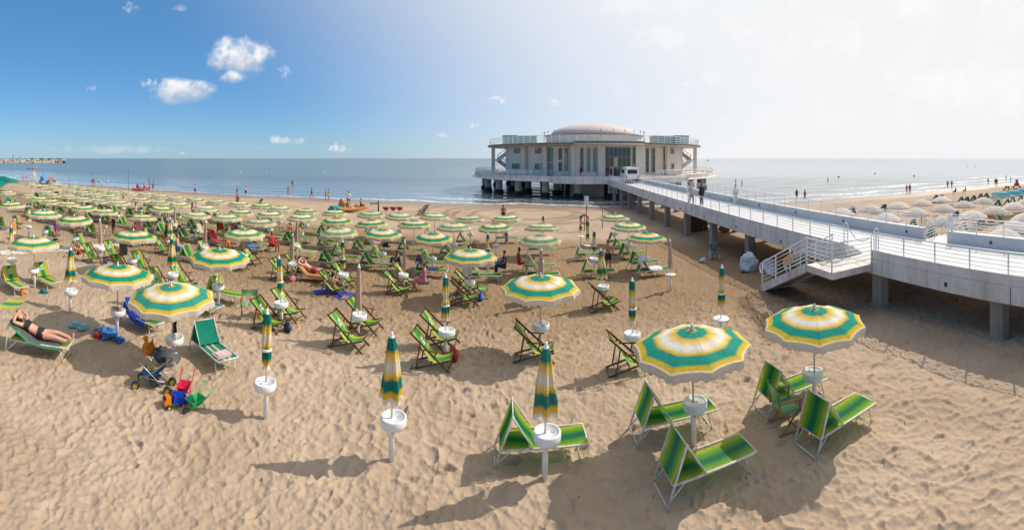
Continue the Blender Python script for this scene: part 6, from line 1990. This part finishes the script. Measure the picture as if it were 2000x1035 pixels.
tl = MB().box((0, 0, .55), (.9, .12, 1.2), 0, Matrix.Rotation(R(28), 3, 'Y')); tl.box((.2, .08, .5), (.1, .1, 1.1)); o = tl.build('leaning_panel', CR2, None, on_sand(15.2, 28.0), R(-10)); tag(o, 'dark panel leaning under the pier', 'panel')
# coarse net laid along the edge of the shade
net = MB()
A_, B_ = Vector((8.75, 14.3, 0)), Vector((7.55, 10.3, 0)); L_ = (B_ - A_).length; u_ = (B_ - A_).normalized(); w_ = Vector((u_.y, -u_.x, 0))


def npt(s, t_): 
    p = A_ + u_ * s + w_ * (t_ * .45 + .06 * math.sin(s * 2.1)); p.z = .05 + .03 * math.sin(s * 3.3 + t_ * 4) + .05 * math.sin(t_ * 3.1); return p


for k in range(int(L_ / .11)):
    for sg2 in (-1, 1):
        s0_ = k * .11
        pts = [npt(min(L_, max(0, s0_ + sg2 * .32 * q / 5)), q / 5) for q in range(6)]
        net.tube(pts, .006, 3, caps=False)
o = net.build('net', mat('brown_net', (.14, .085, .05), .9)); tag(o, 'coarse brown net lying on the sand at the edge of the pier shade', 'net')

# --- van on the pier head
vn = thing('van', 'white van parked at the pier head before the glass entrance', 'van', on_pier(14.7, 60.5), -PANG)
sec = [(-.98, .42), (-1.0, .9), (-1.0, 1.35), (-.92, 2.1), (-.80, 2.32), (-.4, 2.40), (.4, 2.40), (.80, 2.32), (.92, 2.1), (1.0, 1.35), (1.0, .9), (.98, .42)]
P_ = []
for i, (yy, sc_, top_) in enumerate([(0, .97, .985), (.06, 1, 1), (3.4, 1, 1), (4.1, .98, .9), (4.75, .95, .55), (4.95, .9, .48)]):
    P_.append([(x * sc_, yy, .42 + (z - .42) * top_) for x, z in sec])
vb = MB().grid(P_, 0, None, smooth=False); vb.add([(x * .97, 0, .42 + (z - .42) * .985) for x, z in sec], [tuple(range(len(sec)))]); vb.add([(x * .9, 4.95, .42 + (z - .42) * .48) for x, z in sec], [tuple(range(len(sec)))[::-1]])
vb.build('body', mat('white_car_paint', (.78, .78, .76), .25, var=.03), vn)
M_VG = mat('dark_car_glass', (.015, .02, .022), .08)
MB().box((0, -.012, 1.72), (1.45, .02, .62)).build('rear_window', M_VG, vn)
for s in (-1, 1):
    MB().box((s * .985, 2.3, 1.75), (.03, 2.2, .52), 0, Matrix.Rotation(R(s * -6), 3, 'Y')).build('side_window', M_VG, vn)
    MB().box((s * .88, -.015, .98), (.13, .03, .42)).build('tail_light', M_REDB, vn)
    for yy in (.85, 3.9):
        MB().tube([(s * .78, yy, .34), (s * .97, yy, .34)], .34, 16).build('wheel', M_DARK, vn)
MB().box((0, -.06, .50), (1.9, .12, .2)).build('bumper', M_DARK, vn)

# --- boats far out
def sail_boat(px, py, h_, lab, rz=.4):
    q = (px - 1000) / 840; d = (5.5 - SEA_Z) * 840 / (py - 309)
    b = thing('sailing_boat', lab, 'boat', (d * math.sin(q), d * math.cos(q), SEA_Z), rz, )
    hl = MB()
    Pn = [[(x * h_ * .42, w * h_ * .10, z * h_ * .10) for (w, z) in ((-k, 1), (-k * .8, .2), (0, -.3), (k * .8, .2), (k, 1))] for x, k in ((-1, .7), (-.5, 1), (.2, 1), (.7, .6), (1.1, .02))]
    hl.grid(Pn).add([p[0] for p in Pn] + [p[-1] for p in Pn][::-1], [tuple(range(10))]); hl.build('hull', mat('dark_hull', (.06, .07, .08), .4), b)
    MB().tube([(0, 0, 0), (0, 0, h_)], h_ * .012, 6).build('mast', M_STEEL, b)
    MB().tube([(0, 0, h_ * .16), (-h_ * .38, 0, h_ * .17)], h_ * .02, 6).build('boom', M_STEEL, b)
    MB().box((-h_ * .1, 0, h_ * .14), (h_ * .3, h_ * .1, h_ * .08)).build('cabin', M_WHITE, b)


sail_boat(1383, 313.8, 9.5, 'sailing boat with bare mast on the horizon beside the round building')
sail_boat(682, 311.5, 16, 'tiny sailing boat on the open horizon', 1.2)
for i, (px, py) in enumerate(((1890, 323.5), (1904, 324))):
    sail_boat(px, py, 2.2, ['small dark dinghy far out beyond the pier', 'second small dinghy, a little farther along'][i], .2)
# low buoys
for i, (px, py) in enumerate([(132, 326), (470, 336), (634, 338), (520, 334), (1709, 339), (1785, 344), (1638, 346)]):
    x, y, _ = at(px, py, SEA_Z)
    o = MB().lathe([(0, -.15), (.22, -.1), (.28, .1), (.2, .3), (.06, .42), (0, .44)], 12).build('buoy', M_WHITE if px < 1000 else M_DARK, None, (x, y, SEA_Z)); tag(o, f'small {"white" if px < 1000 else "dark"} buoy on the water, {ORD[i + 1]} counting along the horizon', 'buoy', 'small buoys off the beach')

# --- breakwater far down the coast
M_ROCK = mat('pale_rock', (.40, .34, .28), .9, var=.3, scale=.12, bump=.5, bscale=.6)
bwt = thing('breakwater', 'long low breakwater of pale boulders on the horizon', 'breakwater', (0, 0, 0))
RKM = []
for v in range(5):
    RKM.append(MB().ball((0, 0, 0), (1.0, .9, .8), 7, 0, 1.2).mesh('boulder', M_ROCK))
random.seed(5)
A_, B_ = Vector((-660, 150, 0)), Vector((-482, 282, 0))
core = MB(); dirv = (B_ - A_).normalized(); nrm_ = Vector((-dirv.y, dirv.x, 0))
prof = [(-12, -2.5), (-6, 1.6), (-2.5, 3.0), (2.5, 3.0), (6, 1.6), (12, -2.5)]
core.grid([[tuple(A_ + (B_ - A_) * (i / 40) + nrm_ * (o_ * (1 if i < 39 else .6)) + Vector((0, 0, z_ * (1 if i < 39 else .55) + random.uniform(-.5, .5)))) for (o_, z_) in prof] for i in range(41)], smooth=False); core.build('core', M_ROCK, bwt)
for i in range(240):
    f_ = random.random(); o_ = random.uniform(-10, 3)
    z_ = np.interp(o_, [p[0] for p in prof], [p[1] for p in prof])
    p = A_ + (B_ - A_) * f_ + nrm_ * -abs(o_) + Vector((0, 0, float(z_)))
    q = obj('boulder', random.choice(RKM), bwt, p, random.uniform(0, 6)); sc_ = random.uniform(.9, 2.2); q.scale = (sc_ * 1.3, sc_, sc_ * .9)
M_BUSH = mat('dark_bush', (.03, .045, .025), .9, var=.4)
for i, px in enumerate((42, 66, 88, 108)):
    q = (px - 1000) / 840; d = 560 - 12 * i
    x, y = 552 * math.sin(q), 552 * math.cos(q)
    t_ = (Vector((x, y, 0)) - A_).dot(dirv); c_ = A_ + dirv * t_
    sh = thing('shrub', f'dark shrub on the breakwater, {ORD[i + 1]} from its root', 'shrub', (c_.x, c_.y, 2.8), 0, 'shrubs on the breakwater')
    MB().tube([(0, 0, -.5), (0, 0, 1)], .15, 6).build('stem', M_WOOD, sh)
    lf = MB()
    for k in range(90):
        d3 = Vector((random.gauss(0, 1), random.gauss(0, 1), random.gauss(0, .6))); d3 = d3.normalized() * random.uniform(.4, 1) ** .5
        c3 = Vector((d3.x * 3.6, d3.y * 2.6, 1.3 + d3.z * 1.4))
        a3 = Vector((random.uniform(-1, 1), random.uniform(-1, 1), random.uniform(-1, 1))).normalized() * .6; b3 = a3.orthogonal().normalized() * .6
        lf.add([c3 - a3, c3 + b3, c3 + a3, c3 - b3], [(0, 1, 2, 3)])
    lf.build('foliage', M_BUSH, sh)
for i, px in enumerate((10, 28)):
    q = (px - 1000) / 840
    x, y = 575 * math.sin(q), 575 * math.cos(q)
    t_ = (Vector((x, y, 0)) - A_).dot(dirv); c_ = A_ + dirv * t_
    o = MB().tube([(0, 0, -.5), (0, 0, 5.5)], [.35, .25], 8).box((0, 0, 5.8), (.9, .9, .9)).build('lamp_post', M_DARK, None, (c_.x, c_.y, 2.8)); tag(o, ['dark lamp post on the breakwater, farther one', 'dark lamp post on the breakwater, closer to the shrubs'][i], 'lamp post')

# --- more people and hung-up towels in the rows
random.seed(33)
MORE = [(1, 10, .9, -.3, 'ground', 0, 'dark', 'trunks', 'red', RED), (2, 4, .85, .3, 'sit', 1, 'brown', 'suit', 'pink', PINK), (2, 9, .8, -.2, 'sit', 0, 'dark', 'trunks', 'blue', BLU), (2, 11, .9, .2, 'stand', 1, 'dark', 'suit', 'black', BLK),
        (2, 13, -.9, .1, 'sit', 1, 'fair', 'dress', 'white', WHTC), (3, 5, .9, .3, 'ground', 1, 'brown', 'suit', 'navy', NAVY), (3, 8, .8, .1, 'sit', 0, 'dark', 'shirt', 'red', RED), (3, 11, .9, -.5, 'sit', 1, 'fair', 'suit', 'purple', PUR),
        (3, 15, .8, .3, 'stand', 0, 'brown', 'trunks', 'blue', BLU), (4, 6, .9, .2, 'sit', 0, 'dark', 'trunks', 'black', BLK), (4, 10, -.8, .2, 'sit', 1, 'dark', 'dress', 'pink', PINK), (4, 13, .8, .2, 'stand', 1, 'fair', 'suit', 'red', RED),
        (4, 16, .8, -.2, 'sit', 0, 'dark', 'shirt', 'white', WHTC), (5, 10, .9, .3, 'ground', 0, 'dark', 'trunks', 'orange', ORG), (5, 14, -.8, .4, 'stand', 0, 'brown', 'trunks', 'black', BLK), (5, 17, .8, .1, 'stand', 1, 'dark', 'suit', 'blue', BLU)]
for (ri, ci, ox_, oy_, ps, fm, hr, g_, cn, m_) in MORE:
    x, y = ROWS[ri][ci][0] + ox_, ROWS[ri][ci][1] + oy_
    verb = {'sit': 'seated', 'ground': 'sitting on the sand', 'stand': 'standing'}[ps]
    person((x, y, gz(x, y)), random.uniform(0, 6.2), ps, fm, random.choice((0, 0, 1, 2)), hr, [(g_, m_)], f'person in {cn} {verb} by the {ORD[ci + 1]} parasol, {ROWN[ri]}', random.uniform(.93, 1.03), 'people among the parasols')
    if ps == 'sit':
        st_ = thing('beach_stool', f'low stool under the person in {cn} by the {ORD[ci + 1]} parasol, {ROWN[ri]}', 'stool', (x, y, gz(x, y)), 0, 'low stools under seated people')
        MB().box((0, .02, .36), (.40, .40, .035)).build('seat', M_DKGRN, st_)
        for sx_ in (-1, 1):
            for sy_ in (-1, 1): MB().tube([(sx_ * .17, .02 + sy_ * .17, .35), (sx_ * .19, .02 + sy_ * .19, 0)], .014, 6).build('leg', M_TUBE, st_)
for i, (ri, ci, cn, m_) in enumerate([(2, 3, 'white', WHTC), (3, 9, 'red', RED), (3, 9, 'navy', NAVY), (2, 10, 'pink', PINK), (4, 3, 'purple', PUR), (3, 12, 'orange', ORG), (2, 7, 'beige', STRP), (1, 8, 'grey', mat('grey_towel', (.12, .11, .11), .9)), (4, 9, 'blue', BLU)]):
    x, y = ROWS[ri][ci][:2]
    a_ = 1.9 + 1.1 * i; rr_ = .62
    G = [[((u - .5) * .42 + .02 * math.sin(6 * v + i), .05 * math.sin(8 * u + 2 * v), 1.62 - .75 * v + .02 * math.sin(9 * u)) for u in [j / 8 for j in range(9)]] for v in [k / 8 for k in range(9)]]
    o = MB().grid(G).build('hanging_towel', m_, None, (x + rr_ * math.cos(a_), y + rr_ * math.sin(a_), gz(x, y)), a_ + 1.2); tag(o, f'{cn} towel hanging from the ribs of the {ORD[ci + 1]} parasol, {ROWN[ri]}', 'towel', 'towels hung under parasols')
